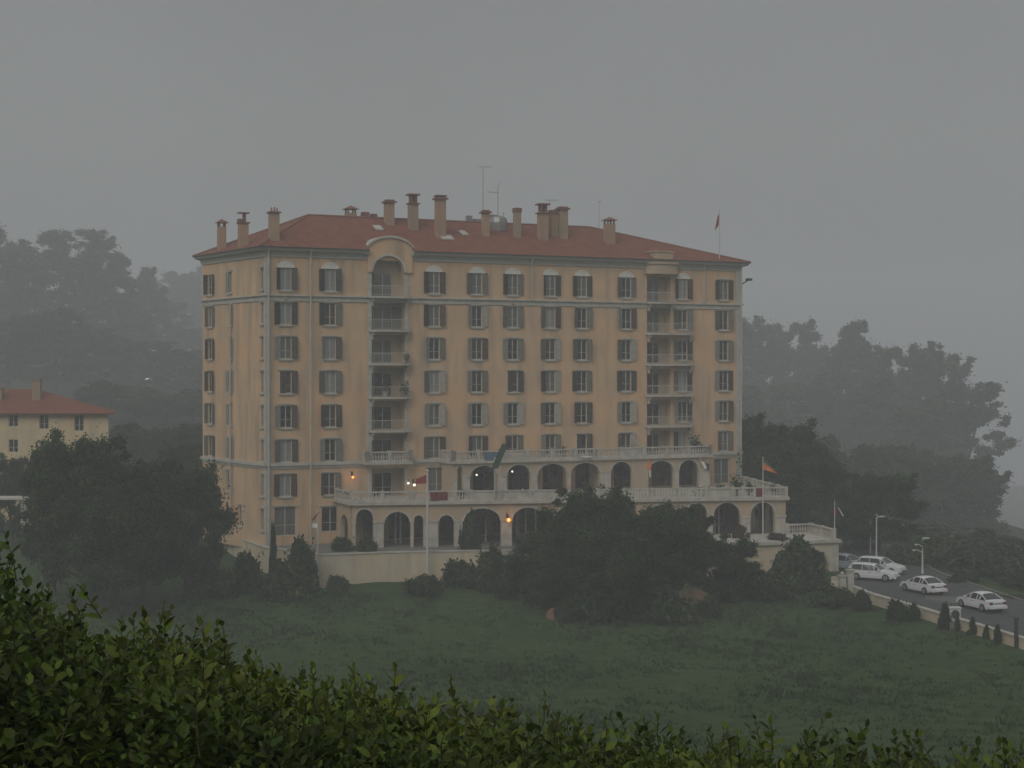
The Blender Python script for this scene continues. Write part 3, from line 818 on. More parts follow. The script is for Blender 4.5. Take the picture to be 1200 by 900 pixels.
# upper terrace
D1 = 3.0
UF = Frame(tuple(wld(float(t_px(531, -D1)), -D1)[:2]), tuple(wld(float(t_px(832, -D1)), -D1)[:2]))
ua, ub = UF.a[0], UF.b[0]
slab([(ua - .25, -.002), (ua - .25, -D1 - .3), (ub + .25, -D1 - .3), (ub + .25, -.002)], 11.0, 11.25, 'terrace_floor')
balustrade([(ua, -.3), (ua, -D1), (ub, -D1), (ub, -.3)], 11.25, hotel)
ar = []
for (a, c) in ((536, 542), (551, 583), (594, 622), (630, 665), (669, 703), (716, 741), (760, 790), (796, 819)):
    s0, s1 = UF.px(a), UF.px(c); cr = 10.75
    ar.append((s0, s1, cr - min((s1 - s0)/2, 1.05), cr))
b = MB(); arch_wall(b, 0, UF.L, 7.9, 10.999, ar, .38, UF.T); b.build('arcade', 'plaster_pale', hotel)
b = MB()
for a_ in ar:
    arch_trim(b, a_[0], a_[1], a_[2], a_[3], .14, .05, UF.T)
cur = 0
for a_ in ar + [(UF.L, 0, 0, 0)]:
    if 0.2 < a_[0] - cur < 1.6:
        b.box(cur + .04, a_[0] - .04, -.06, -.002, 7.9, 9.7, T=UF.T); b.box(cur - .02, a_[0] + .02, -.12, -.002, 9.701, 9.85, T=UF.T)
    cur = a_[1]
b.build('arcade_moulding', 'stone', hotel)
# party walls at the ends of the loggia
b = MB()
b.box(ua + .0, ua + .3, -D1 + .39, -.002, 7.9 - ZB, 10.998 - ZB); b.build('loggia_partition', 'plaster_pale', hotel); b = MB(); b.box(ub - .3, ub, -D1 + .39, -.002, 7.9 - ZB, 10.998 - ZB)
b.build('loggia_partition', 'plaster_pale', hotel); b = MB(); t = float(t_px(706, -D1)); b.box(t, t + .25, -D1 + .39, -.002, 7.9 - ZB, 10.998 - ZB); b.build('loggia_partition', 'plaster_pale', hotel)

# lower terrace on the great arcade
PL = (-14.75, 141.5); PR = (26.3, 147.5)
LF = Frame(PL, PR)
bk = wld(51.0, 0)[:2]; pr2 = loc(*PR)[:2]; pl2 = loc(*PL)[:2]
bkl = np.array([51.6, -.002]); 
FLo = lambda s, d: (LF.a + LF.u*s + LF.n*d)
q0 = FLo(-.25, .3); q1 = FLo(LF.L + .3, .3)
rl = np.array([bkl[0] - 0.2, bkl[1]])
slab([(pl2[0] - .35, -.002), tuple(q0), tuple(q1), tuple(rl + np.array([.6, 0]))], 7.55, 7.85, 'terrace_floor')
lp = (pl2[0] - .1, -.4)
balustrade([lp, tuple(pl2), tuple(FLo(LF.px(655), 0))], 7.85, hotel)
balustrade([tuple(FLo(LF.px(700), 0)), tuple(FLo(LF.L, 0)), tuple(rl + np.array([.1, -.6]))], 7.85, hotel)
ar = []
for (a, c, cy) in ((417, 437, 597), (450, 481, 600), (485, 496, 604), (514, 532, 604), (543, 587, 596), (600, 637, 595), (648, 686, 595), (700, 742, 594), (756, 796, 592), (805, 829, 590), (836, 868, 588), (880, 908, 588)):
    s0, s1 = LF.px(a), LF.px(c); cr = min(LF.z(cy, s0), 7.35)
    ar.append((s0, s1, cr - min((s1 - s0)/2, 1.3), cr))
b = MB(); arch_wall(b, 0, LF.L, 3.4, 7.549, ar, .5, LF.T); b.build('arcade', 'plaster_pale', hotel)
b = MB()
for a_ in ar: arch_trim(b, a_[0], a_[1], a_[2], a_[3], .16, .06, LF.T)
cur = 0
for a_ in ar + [(LF.L, 0, 0, 0)]:
    if 0.2 < a_[0] - cur < 1.9:
        sp = 5.9
        b.box(cur + .06, a_[0] - .06, -.07, -.002, 3.4, sp, T=LF.T); b.box(cur - .03, a_[0] + .03, -.14, -.002, sp + .001, sp + .16, T=LF.T)
    cur = a_[1]
b.build('arcade_moulding', 'stone', hotel)
# returns of the arcade (left end, right end) and the inner glazed partition
b = MB()
RF = Frame(PR, tuple(wld(51.4, -.1)[:2]))
arch_wall(b, .51, RF.L, 3.4, 7.548, [(2.2, 5.2, 5.6, 6.9), (7, 10, 5.6, 6.9), (11.5, 14.5, 5.6, 6.9)], .45, RF.T)
b.build('arcade', 'plaster_pale', hotel); b = MB()
LFr = Frame(PL, tuple(wld(pl2[0], -.1)[:2]))
arch_wall(b, .51, LFr.L, 3.4, 7.548, [(1.2, 3.4, 5.4, 6.5)], .4, lambda p: LFr.T((p[0], -p[1], p[2])))
b.build('arcade', 'plaster_pale', hotel)
b = MB()
for (a, c) in ((560, 574), (604, 612), (622, 634), (466, 472), (812, 818), (848, 853)):
    s0, s1 = LF.px(a), LF.px(c)
    for s_ in (s0, s1): b.box(s_ - .08, s_ + .08, 3.0, 3.15, 3.6, 7.5, T=LF.T)
b.build('inner_post', 'stone', hotel)

# annex with its own roof terrace (right)
AF = Frame((18.6, 139.2), (30.3, 142.7))
ang = np.array([18.0, 147.0]); abk = np.array([28.9, 148.2])
slab([tuple(AF.a + AF.n*.25 - AF.u*.1), tuple(AF.b + AF.n*.25 + AF.u*.25), tuple(loc(*abk)[:2] + AF.u*.2), tuple(loc(*ang)[:2])], 4.0, 4.3, 'terrace_floor')
b = MB(); s0, s1 = AF.px(904), AF.px(972)
arch_wall(b, 0, AF.L, -.5, 3.999, [(s0, s1, 1.9, 3.7)], .45, AF.T)
AR = Frame((30.3, 142.7), tuple(abk))
arch_wall(b, .46, AR.L, -.5, 3.999, [], .4, AR.T)
AL = Frame(tuple(ang), (18.6, 139.2)); arch_wall(b, 0, AL.L - .46, -.5, 3.999, [], .4, AL.T)
b.build('annex_wall', 'stucco', hotel)
b = MB(); arch_trim(b, s0, s1, 1.9, 3.7, .2, .06, AF.T); b.build('arcade_moulding', 'stone', hotel); b = MB(); b.box(AF.L - .5, AF.L + .04, -.08, -.002, 0, 3.99, T=AF.T); b.build('corner_pier', 'stone', hotel)
balustrade([tuple(AF.b - AF.u*.3 - AF.n*.2), tuple(loc(*abk)[:2] - AF.u*.2 + AF.n*.2), tuple(loc(*PR)[:2] + LF.n*.4)], 4.3, hotel)

# lit lamps on the walls (one street-style lantern burning orange, small bulbs)
def wall_lamp(wp, r_, m, label, cat='wall lamp', power=0, col=(1, .45, .15), arm=.35, group=None):
    o = empty('wall_lamp', wp, label, cat, group, HR)
    b = MB(); b.lathe(0, -arm, [(.01, -r_), (r_*.7, -r_*.7), (r_, 0), (r_*.7, r_*.7), (.01, r_)], 10); b.build('globe', m, o, smooth=True)
    b = MB(); b.tube([(0, 0, .25 + r_), (0, -arm, .25 + r_), (0, -arm, r_*.9)], .035, 5); b.box(-.08, .08, -.05, 0, r_, r_ + .4); b.build('arm', 'dark', o)
    if power:
        ld = bpy.data.lights.new('lamp', 'POINT'); ld.energy = power; ld.color = col; ld.shadow_soft_size = .15
        lo = bpy.data.objects.new('lamp_light', ld); COL.objects.link(lo); lo.parent = o; lo.location = (0, -arm - r_ - .15, 0)
    return o
def facade_pt(px, py, d=0.0, plane=None):
    if plane is None:
        t = float(t_px(px, -d)); w = wld(t, -d); return np.array([w[0], w[1], at(px, py, w[1])[2]])
    s = plane.px(px); P = plane.P0 + plane.wu * s; return np.array([P[0], P[1], at(px, py, P[1])[2]])
wall_lamp(facade_pt(412, 559, .01), .14, 'lampwarm', 'small lit amber wall lamp on plain ochre wall left of the arcades', power=5)
wall_lamp(facade_pt(593.5, 609, 0, LF) + np.array([.05, -.09, 0]), .2, 'lampwarm', 'brightest orange lit wall lamp on the pier between two ground arches', power=12)
wall_lamp(facade_pt(556, 557, 0, UF) + np.array([.05, .9, 0]), .09, 'lampwhite', 'tiny white bulb inside the leftmost wide upper arch')
wall_lamp(facade_pt(598, 553, 0, UF) + np.array([.05, .9, 0]), .09, 'lampwhite', 'tiny white bulb inside second wide upper arch, beside the tilted banner')
wall_lamp(facade_pt(477, 566, .01), .11, 'lampwhite', 'small lit white wall lamp just right of the left balcony bay')
wall_lamp(facade_pt(484, 568, .01), .13, 'lampwhite', 'small lit white wall lamp nearest the red flag on the tall pole')
# ================================================================== TERRACE DETAILS, FLAGS, WALLS
def LW(p, z):  # local xy -> world
    w = wld(p[0], p[1]); return (w[0], w[1], z)
# platform the building stands on, and retaining walls round it
wallpts = [at(262, 628, 153), at(313, 645, 140.5), at(345, 652, 138.5), at(374, 654, 134.5), at(458, 648, 136.5), at(540, 644, 137.5), at(640, 640, 138.2), at(760, 636, 139), at(838, 636, 139.6)]
pts = [(p[0], p[1]) for p in wallpts]
inner = [(19, 146.5), (28.5, 149), (25, 163), (-31, 154.8)]
b = MB(); poly = pts + inner
b.poly([(x, y, 3.6) for x, y in poly]); tag(b.build('paved_terrace', 'kerb'), kind='structure')
def poly_wall(name, P, z0, ztop, th, m, cap='stone', label=None, cat='wall', posts=0):
    root = empty(name, (P[0][0], P[0][1], z0), label, cat)
    ox = np.array([P[0][0], P[0][1], z0])
    b = MB(); c = MB()
    for (p, q) in zip(P[:-1], P[1:]):
        p = np.array(p[:2], float); q = np.array(q[:2], float); L = np.linalg.norm(q - p); u = (q - p)/L; n = np.array([u[1], -u[0]])
        zt0 = ztop(p); zt1 = ztop(q)
        def TT(k): r_ = p + u*k[0] + n*k[1]; zz = k[2] if k[2] < 50 else (zt0 + (zt1 - zt0)*k[0]/L) + (k[2] - 100); return (r_[0] - ox[0], r_[1] - ox[1], zz - z0)
        b.box(0, L, -th, 0, z0, 100, T=TT); c.box(-.02, L + .02, -th - .06, .06, 100.001, 100.12, T=TT)
        if posts:
            k = 0.0
            while k < L: c.box(k, k + .35, -th - .05, .05, z0, 100.5, T=TT); k += posts
    b.build('wall_body', m, root); c.build('coping', cap, root)
    return root
poly_wall('retaining_wall', pts[:3], -.5, lambda p: 3.65, .35, 'stucco', label='pale retaining wall at the foot of the building left corner, behind the left trees')
poly_wall('garden_wall', pts[2:], -.5, lambda p: 3.75, .35, 'stucco', label='long cream garden wall with stone coping in front of the ground arcade')

def flag(base, h, r_, label, cloth, cat='flag', m='pole', tilt=(0, 0), mesh=None):
    o = empty('flagpole', base, label, cat)
    b = MB(); top = (tilt[0]*h, tilt[1]*h, h)
    b.tube([(0, 0, 0), top], [r_, r_*.6], 7); b.lathe(top[0], top[1], [(.02, h), (r_*1.2, h + r_), (.02, h + 2*r_)], 6); b.build('pole', m, o)
    for (pieces, mm) in cloth:
        c = MB()
        for q in pieces: 
            c.poly(q)
        me = c.mesh('flag', mm)
        f_ = link('flag', me, o)
    return o
def drape(x0, z0, x1, z1, x2, z2, x3, z3, n=6, amp=.06, th=.02):
    """cloth quad corners (x,z) with folds in y; returns thin two-sided pieces"""
    out = []
    for i in range(n):
        for j in range(3):
            def P(a, c, s): 
                xa = (x0*(1-a) + x1*a)*(1-c) + (x3*(1-a) + x2*a)*c; za = (z0*(1-a) + z1*a)*(1-c) + (z3*(1-a) + z2*a)*c
                return (xa, math.sin(a*7 + c*2)*amp + s, za)
            a0, a1, c0, c1 = i/n, (i+1)/n, j/3, (j+1)/3
            out.append([P(a0, c0, -th/2), P(a1, c0, -th/2), P(a1, c1, -th/2), P(a0, c1, -th/2)])
            out.append([P(a0, c0, th/2), P(a0, c1, th/2), P(a1, c1, th/2), P(a1, c0, th/2)])
    return out
# roof flag
p = at(843, 305, 163.5); h = at(843, 250, 163.5)[2] - 30.9
flag((p[0], p[1], 31.2), h, .07, 'red flag hanging limp on the pole above the right end of the roof',
     [(drape(-.02, h - .3, -.2, h - .6, -.5, h - 2.2, -.05, h - 1.5), 'red')])
# tall mast in front of the arcade
b0 = at(501, 668, 136.2); hz = at(501, 554, 136.2)[2]
h = hz - 2.0
flag((b0[0], b0[1], 2.0), h, .14, 'tall pale mast with red flag standing in front of ground arcade left part',
     [(drape(-.03, h - .15, -1.0, h - .55, -1.1, h - 1.0, -.05, h - .95), 'red')])
# pole at wall corner with red and white flag
b0 = at(372.5, 684, 134.0); h = at(372.5, 600, 134)[2] - b0[2]
flag(b0, h, .06, 'thin pole with small red and white flag at the corner of the cream garden wall',
     [(drape(.0, h - .1, .25, h + .15, -.35, h - .75, -.6, h - .7), 'red'), (drape(-.05, h - 1.0, -.45, h - 1.0, -.5, h - 1.35, -.03, h - 1.4), 'whitecloth')])
# right end flag (orange / green)
b0 = at(894, 630, 143.5); h = at(894, 537, 143.5)[2] - b0[2]
flag(b0, h, .07, 'orange and green flag flying from pole at the right end of lower terrace',
     [(drape(.03, h - .35, 1.25, h - 1.3, 1.3, h - 1.45, .03, h - 1.05), 'orange'), (drape(.03, h - .1, .5, h - .45, 1.2, h - 1.29, .03, h - .34), 'greenflag')])
b0 = at(978, 636, 142.3); h = at(978, 588, 142.3)[2] - b0[2]
flag(b0, h, .06, 'dull red flag with white stripe on pole at the corner of annex terrace',
     [(drape(.03, h - .2, .25, h - .9, .2, h - 1.5, .03, h - 1.3), 'red'), (drape(.28, h - .5, .38, h - .5, .85, h - 1.3, .75, h - 1.35), 'whitecloth')])
# slanted flags on the upper terrace
P = facade_pt(762, 536, 3.1); 
flag(P, 2.2, .05, 'orange and yellow flag hung slanting under the upper terrace right part',
     [(drape(.1, -.1, -1.7, -.6, -.6, -1.15, .1, -1.3), 'orange'), (drape(-.1, -1.3, .05, -1.3, .1, -2.0, -.05, -2.05), 'whitecloth')], tilt=(-.9, -.2))
P = facade_pt(820, 541, 3.2)
flag(P, 1.3, .04, 'black and white flag on slanted pole beside right end of upper arcade',
     [(drape(.1, .1, .5, -.1, .9, -.8, .5, -.7), 'whitecloth'), (drape(.5, -.15, 1.05, -.2, 1.0, -.85, .75, -.9), 'blackcloth')], tilt=(.3, -.3))
P = facade_pt(584, 586, 0, LF); h = at(587, 524, P[1])[2] - P[2]
o = empty('banner', P + np.array([0, -.3, 0]), 'dark green tilted banner on twin posts in front of upper arcade', 'banner', None, .1)
b = MB(); b.box(-.4, -.28, -.05, .05, 0, h - .9); b.box(.1, .22, -.05, .05, 0, h - .7); b.build('post', 'stone', o)
b = MB()
i = len(b.v); q = [(-.7, h - 2.1), (.0, h - 1.9), (.95, h + .35), (.35, h + .35)]
b.v += [(x, -.12, z) for x, z in q] + [(x, .02, z) for x, z in q]
b.f += [[0, 1, 2, 3], [7, 6, 5, 4], [0, 4, 5, 1], [1, 5, 6, 2], [2, 6, 7, 3], [3, 7, 4, 0]]
b.build('banner_cloth', 'green', o)
# cloths on the balustrades
def cloth(P, w, h, m, label, rz=HR):
    b = MB()
    n = 8
    for i in range(n):
        x0, x1 = -w/2 + w*i/n, -w/2 + w*(i+1)/n; y0, y1 = .03*math.sin(i*2.1), .03*math.sin((i+1)*2.1)
        b.poly([(x0, y0 - .02, -h), (x1, y1 - .02, -h), (x1, y1 - .02, 0), (x0, y0 - .02, 0)]); b.poly([(x0, y0 - .02, 0), (x1, y1 - .02, 0), (x1, y1 + .3, .03), (x0, y0 + .3, .03)])
        b.poly([(x1, y1 + .0, -h), (x0, y0 + .0, -h), (x0, y0 + .0, -.01), (x1, y1 + .0, -.01)])
    o = b.build('draped_cloth', m, None, loc=P, rz=rz); return tag(o, label, 'cloth')
LR = math.atan2(LF.wu[1], LF.wu[0])
cloth(facade_pt(576, 530, 3.2), 1.5, .95, 'blue', 'blue cloth draped over balustrade of the upper terrace')
cloth(facade_pt(509, 576.5, 0, LF) + np.array([0, -.2, 0]), .75, .8, 'dullred', 'dull red cloth on lower balustrade, just right of the tall mast', LR)
cloth(facade_pt(518.5, 576.5, 0, LF) + np.array([0, -.2, 0]), .95, .75, 'dullred', 'wider dull red cloth on lower balustrade, the one farther right from mast', LR)
cloth(facade_pt(889.5, 572, 0, LF) + np.array([0, -.2, 0]), .6, .8, 'dullred', 'small red cloth on balustrade at foot of orange and green flag', LR)
# terrace pots / furniture
def planter(P, s, m, label, leaf='leafA', cat='potted plant'):
    o = empty('potted_plant', P, label, cat)
    b = MB(); b.lathe(0, 0, [(.16*s, 0), (.24*s, .35*s), (.27*s, .36*s), (.27*s, .42*s)], 10); b.build('pot', m, o)
    rng = np.random.default_rng(int(P[0]*10) & 0xff); n = 160
    c = rng.normal(size=(n, 3)) * np.array([.2, .2, .25])*s + np.array([0, 0, .75*s])
    link('foliage', leaf_cloud(c, .12*s, rng, leaf), o)
    return o
def leaf_cloud(c, size, rng, m, name='foliage', up=.3, asp=.55):
    n = len(c)
    a = rng.normal(size=(n, 3)); a[:, 2] *= .6; a /= np.linalg.norm(a, axis=1)[:, None] + 1e-9
    nr = rng.normal(size=(n, 3)); nr[:, 2] += up*3; bb = np.cross(a, nr); bb /= np.linalg.norm(bb, axis=1)[:, None] + 1e-9
    s = (size * rng.uniform(.6, 1.3, n))[:, None] if np.isscalar(size) else (size * rng.uniform(.6, 1.3, n))[:, None]
    V = np.stack([c - a*s, c + bb*s*asp, c + a*s, c - bb*s*asp], 1).reshape(-1, 3)
    return quads_mesh(name, V, 4, m)
def table_set(P, label, m='white'):
    o = empty('garden_table', P, label, 'table', None, LR)
    b = MB(); b.lathe(0, 0, [(.45, .70), (.45, .74)], 12); b.build('table_top', m, o)
    b = MB(); b.tube([(0, 0, .02), (0, 0, .70)], .04, 6); b.lathe(0, 0, [(.25, 0), (.22, .03)], 8); b.build('table_base', 'metal', o)
def chair(P, rz, label, m='white'):
    o = empty('garden_chair', P, label, 'chair', 'garden chairs on the lower terrace', rz)
    b = MB(); b.box(-.22, .22, -.22, .22, .42, .46); b.build('seat', m, o)
    b = MB(); b.box(-.22, .22, .2, .24, .5, .92); b.build('backrest', m, o)
    for sx in (-.2, .2):
        for sy in (-.2, .2):
            b = MB(); b.box(sx - .02, sx + .02, sy - .02, sy + .02, 0, .42); b.build('leg', m, o)
fp = lambda px, py, off=.6: facade_pt(px, py, 0, LF) + np.array([0, off, 0])
def onT(px, dy):
    P = facade_pt(px, 580, 0, LF) + np.array([0, dy, 0]); P[2] = 7.85; return P
table_set(onT(602, 1.6), 'white round table on lower terrace behind the balustrade, left of trees')
chair(onT(596, 1.8), 1.2, 'white garden chair on the lower terrace beside tilted banner posts'); chair(onT(610, 1.7), -1.3, 'white garden chair on the lower terrace, second along from the banner')
table_set(onT(822, 1.8), 'dark round table on lower terrace near right end', 'dark')
chair(onT(815, 1.9), 1.4, 'black garden chair on the lower terrace, left side of dark table', 'dark'); chair(onT(831, 1.9), -1.4, 'black garden chair on lower terrace, right side of the dark table', 'dark')
for i, (px, s, m, lb) in enumerate(((541, .9, 'tilecap', 'small potted plant on lower terrace under the narrow leftmost upper arch'), (706, 1.1, 'stone', 'potted plant on lower terrace between the big trees and glazed door'),
                                (845, 1.0, 'tilecap', 'potted shrub on lower terrace in front of the wide end window'), (864, 1.5, 'tilecap', 'tall potted plant on lower terrace by the building right corner'),
                                (880, 1.1, 'tilecap', 'potted plant on lower terrace just left of the orange flag pole'), (909, .9, 'stone', 'potted plant nearest the right corner of lower terrace'))):
    planter(onT(px, 1.1), s, m, lb)
def onU(px, dy):
    P = facade_pt(px, 530, 2.2); P[2] = 11.25; return P
for (px, s, m, lb) in ((661, .9, 'tilecap', 'small potted plant on upper terrace above fourth wide arch'), (583, .8, 'stone', 'small potted plant on upper terrace just right of blue cloth'),
                       (815, 1.5, 'stone', 'tall narrow potted conifer on upper terrace near its right end'), (822, .9, 'tilecap', 'small potted plant at the far right end of the upper terrace')):
    planter(onU(px, 1), s, m, lb)
# bowl planter
P = facade_pt(687, 536, 3.35); b = MB(); b.lathe(0, 0, [(.15, -.2), (.5, .0), (.55, .1), (.48, .1)], 12)
tag(b.build('planter', 'whitecloth', None, loc=P), 'white bowl planter on the upper balustrade between arches', 'planter')
# balcony clutter (left bay)
for k, (lb, m) in {3: ('dark potted plants crowding third balcony from bottom of left bay', 'leafA')}.items():
    z = ZK(k) - 1.42
    w = wld(LB[1] - .2, -.5); planter((w[0], w[1], z), 1.1, 'tilecap', 'potted plant at right end of the cluttered balcony in left bay')
    w = wld(LB[0] + 1.2, -.5); planter((w[0], w[1], z), 1.2, 'stone', 'potted plant in the middle of cluttered balcony in left bay', 'leafR')
w = wld(LB[1] + .1, -.4); planter((w[0], w[1], ZK(2) - 1.42), .8, 'tilecap', 'small potted plant at right end of third balcony from the top, left bay')
# aerials on the roof
def aerial(px, pt, pb, Y, label, arms, r_=.05):
    b0 = at(px, pb, Y); h = at(px, pt, Y)[2] - b0[2]
    o = empty('roof_aerial', (b0[0], b0[1], b0[2] - 1.2), label, 'aerial'); b = MB(); b.tube([(0, 0, 0), (0, 0, h + 1.2)], [r_, r_*.6], 5); b.build('mast', 'metal', o)
    b = MB()
    for (z, x0, x1, dz) in arms:
        b.tube([(x0, 0, h + 1.2 - z), (x1, 0, h + 1.2 - z + dz)], .03, 4)
        for k in range(5): x = x0 + (x1 - x0)*k/4; b.tube([(x, -.35, h + 1.2 - z + dz*k/4), (x, .35, h + 1.2 - z + dz*k/4)], .015, 4)
    b.build('aerial_arm', 'metal', o)
aerial(566, 195, 252, 160, 'tallest thin television aerial rising from the roof ridge', [(.05, -.4, .9, 0)])
aerial(583.5, 218, 258, 160, 'television aerial with slanted arm, second tallest on the roof', [(.6, -1.1, .1, -.1), (.1, .0, .25, .5)])
aerial(644, 234, 252, 163, 'faint small aerial behind the chimney pair right of roof centre', [(.05, -.4, .9, 0)], .03)
aerial(702, 236, 266, 165, 'faint bare aerial mast alone above the right roof slope', [(.05, -.05, .2, 0)], .03)
aerial(590, 249, 262, 161, 'shortest aerial stub just right of the grey roof vent', [(.1, -.05, .1, 0)], .04)

# ================================================================== VILLA AT LEFT
vz = float(H(-55, 166)) - .5
VB = at(127, 482, 165)
villa = empty('villa', (VB[0] - 9, 165, vz), 'low cream villa with red hipped roof behind the trees at far left', 'building')
def VL(p): return (p[0] - (VB[0] - 9) + (VB[0]/165)*(p[1] - 165)*1.02, p[1] - 165, p[2] - vz)
vh = []; vx = lambda px: (px - 600)/F*165
ev = at(100, 484, 165)[2]
for (a, c, t_, bt) in ((10, 21, 486, 500), (46, 57, 486, 503), (87, 98, 486, 505), (10, 21, 515, 530), (46, 57, 516, 531), (87, 98, 516, 533), (-30, -19, 486, 501), (-70, -59, 486, 501)):
    vh.append((vx(a), vx(c), at(0, bt, 165)[2], at(0, t_, 165)[2]))
b = MB(); xl = VB[0] - 28
grid_wall(b, xl, VB[0], vz, ev, vh, lambda p: VL((p[0], 165 + p[1], p[2])))
b.poly([VL((VB[0], 165, vz)), VL((VB[0], 176, vz)), VL((VB[0], 176, ev)), VL((VB[0], 165, ev))]); b.poly([VL((xl, 165, vz)), VL((xl, 176, vz)), VL((xl, 176, ev)), VL((xl, 165, ev))])
b.poly([VL((xl, 176, vz)), VL((VB[0], 176, vz)), VL((VB[0], 176, ev)), VL((xl, 176, ev))])
b.build('wall', 'villaw', villa)
for i, h_ in enumerate(vh):
    w = h_[1] - h_[0]; hh = h_[3] - h_[2]
    add_window('villa%d' % i, w, hh, False, VL(((h_[0] + h_[1])/2, 165, h_[2])), 0, '--d', villa, sill=False, lintel=False)
b = MB(); o_ = .7; c4 = [(xl - o_, 165 - o_, ev), (VB[0] + o_, 165 - o_, ev), (VB[0] + o_, 176 + o_, ev), (xl - o_, 176 + o_, ev)]
rzv = at(30, 456, 170.5)[2]; r0 = (xl + 6, 170.5, rzv); r1 = (VB[0] - 8, 170.5, rzv)
b.poly([VL(c4[0]), VL(c4[1]), VL(r1), VL(r0)]); b.poly([VL(c4[1]), VL(c4[2]), VL(r1)]); b.poly([VL(c4[2]), VL(c4[3]), VL(r0), VL(r1)]); b.poly([VL(c4[3]), VL(c4[0]), VL(r0)])
b.poly([VL((x, y, z - .15)) for x, y, z in c4][::-1])
for k in range(4): p, q = c4[k], c4[(k+1) % 4]; b.poly([VL((p[0], p[1], p[2] - .15)), VL((q[0], q[1], q[2] - .15)), VL(q), VL(p)])
vr = b.build('roof', 'roof2', villa)
for (px, bt, tp, w) in ((52, 468, 445, .9), (8, 464, 455, .7)):
    p = at(px, bt, 168); z1 = at(px, tp, 168)[2]; b = MB(); q = VL((p[0], 168, p[2]))
    b.box(q[0] - w/2, q[0] + w/2, -.4 + 3, .4 + 3, q[2] - 1.2, z1 - vz); b.box(q[0] - w/2 - .12, q[0] + w/2 + .12, 2.45, 3.55, z1 - vz, z1 - vz + .15); b.build('chimney', 'chim2', vr)
b = MB()
p = at(128, 500, 168); q = VL(p); b.box(q[0], q[0] + 1.0, 2, 5, q[2], q[2] + .15); b.build('side_canopy', 'stone', villa)
# shelter below the villa
p = at(30, 606, 140); o = empty('garden_shelter', (p[0], 140, p[2] - 1.5), 'small pale flat-roofed shelter beside dark trees at far left', 'shelter')
b = MB(); b.box(-.45, .45, 0, .3, 0, 3.1); b.box(-3.2, -2.9, 0, .3, 0, 3.1); b.build('post', 'trim', o)
b = MB(); b.box(-3.4, .6, -.4, 2.4, 3.101, 3.25); b.build('roof', 'trim', o)
# ================================================================== TREES
def clump_leaves(rng, cens, rads, per, flat=.75):
    out = []
    for c, r_ in zip(cens, rads):
        n = int(per * (r_ / np.mean(rads))**2)
        d = rng.normal(size=(n, 3)); d /= np.linalg.norm(d, axis=1)[:, None]
        rr = r_ * (rng.uniform(.15, 1, n)**.45) * (1 + .3*rng.normal(size=n))
        rr = rr * np.where(rng.random(n) < .16, rng.uniform(1.2, 1.9, n), 1)
        out.append(c + d * rr[:, None] * np.array([1, 1, flat]))
    return np.concatenate(out)
def tree_variant(seed, Hh, Rr, base, shape, ncl, per, leaf, crad=.24, m='leafA'):
    rng = np.random.default_rng(seed)
    cens = []; rads = []
    for i in range(ncl):
        h = rng.uniform(0, 1)**.85
        if shape == 'broad': env = math.sin(math.pi*(.2 + .62*h))**.6
        elif shape == 'oval': env = math.sin(math.pi*(.15 + .72*h))**.8
        elif shape == 'cone': env = (1 - h)**.7*.85 + .15
        else: env = .9*(1 - .55*abs(h - .4)) * (1 if h < .85 else .55)
        th = rng.uniform(0, 2*math.pi); rr = env*Rr*rng.uniform(.1, .98)**.6
        cens.append([rr*math.cos(th), rr*math.sin(th), base + (Hh - base)*(.06 + .9*h)])
        rads.append(Rr*crad*rng.uniform(.6, 1.35)*(.55 + .45*env))
    # stray twigs reaching out of the outline
    for i in range(ncl // 3):
        k = rng.integers(len(cens)); c = np.array(cens[k]); o_ = c - np.array([0, 0, base + (Hh - base)*.45]); o_ /= np.linalg.norm(o_) + .01
        cens.append(list(c + o_*Rr*.12*rng.uniform(.6, 1.3))); rads.append(Rr*.07*rng.uniform(.5, 1.5))
    cens = np.array(cens); rads = np.array(rads)
    pos = clump_leaves(rng, cens, rads, per)
    crown = leaf_cloud(pos, leaf, rng, m, 'crown')
    b = MB(); tr = Hh*.018 + .08
    b.tube([(0, 0, -.6), (.04, .02, 0), (.1*rng.normal(), .1*rng.normal(), base*.6), (.2*rng.normal(), .2*rng.normal(), base + (Hh-base)*.4), (.2*rng.normal(), 0, Hh*.85)], [tr*1.5, tr*1.15, tr, tr*.6, tr*.15], 8)
    for k in range(9):
        c = cens[rng.integers(ncl)]; z0 = base*.7 + (c[2] - base*.7)*.35
        b.tube([(0, 0, z0), (c[0]*.45, c[1]*.45, z0 + (c[2]-z0)*.55), tuple(c)], [tr*.45, tr*.28, tr*.08], 5, cap=False)
    return crown, b.mesh('trunk', 'bark', True), Hh, Rr
TV = dict(
    big1=tree_variant(1, 22, 8, 4.5, 'broad', 120, 300, .30, .155, 'leafB'),
    big2=tree_variant(2, 24, 7, 5, 'oval', 115, 290, .30, .17, 'leafB'),
    big3=tree_variant(3, 23, 6, 4, 'ragged', 110, 290, .30, .175, 'leafB'),
    con=tree_variant(4, 24, 5, 3, 'cone', 100, 240, .28, .18, 'leafA'),
    g1=tree_variant(11, 40, 11, 3, 'broad', 170, 250, .42, .13, 'leafB'),
    g2=tree_variant(12, 40, 10, 3, 'oval', 165, 240, .42, .14, 'leafB'),
    g3=tree_variant(13, 40, 9, 3, 'ragged', 160, 240, .42, .15, 'leafB'),
    mid1=tree_variant(5, 10, 5, 1.6, 'broad', 90, 400, .14, .165, 'leafA'),
    mid2=tree_variant(6, 11, 4.4, 2.2, 'oval', 85, 400, .14, .17, 'leafA'),
    mid3=tree_variant(7, 9, 4.2, 2.0, 'ragged', 80, 400, .14, .18, 'leafA'),
)
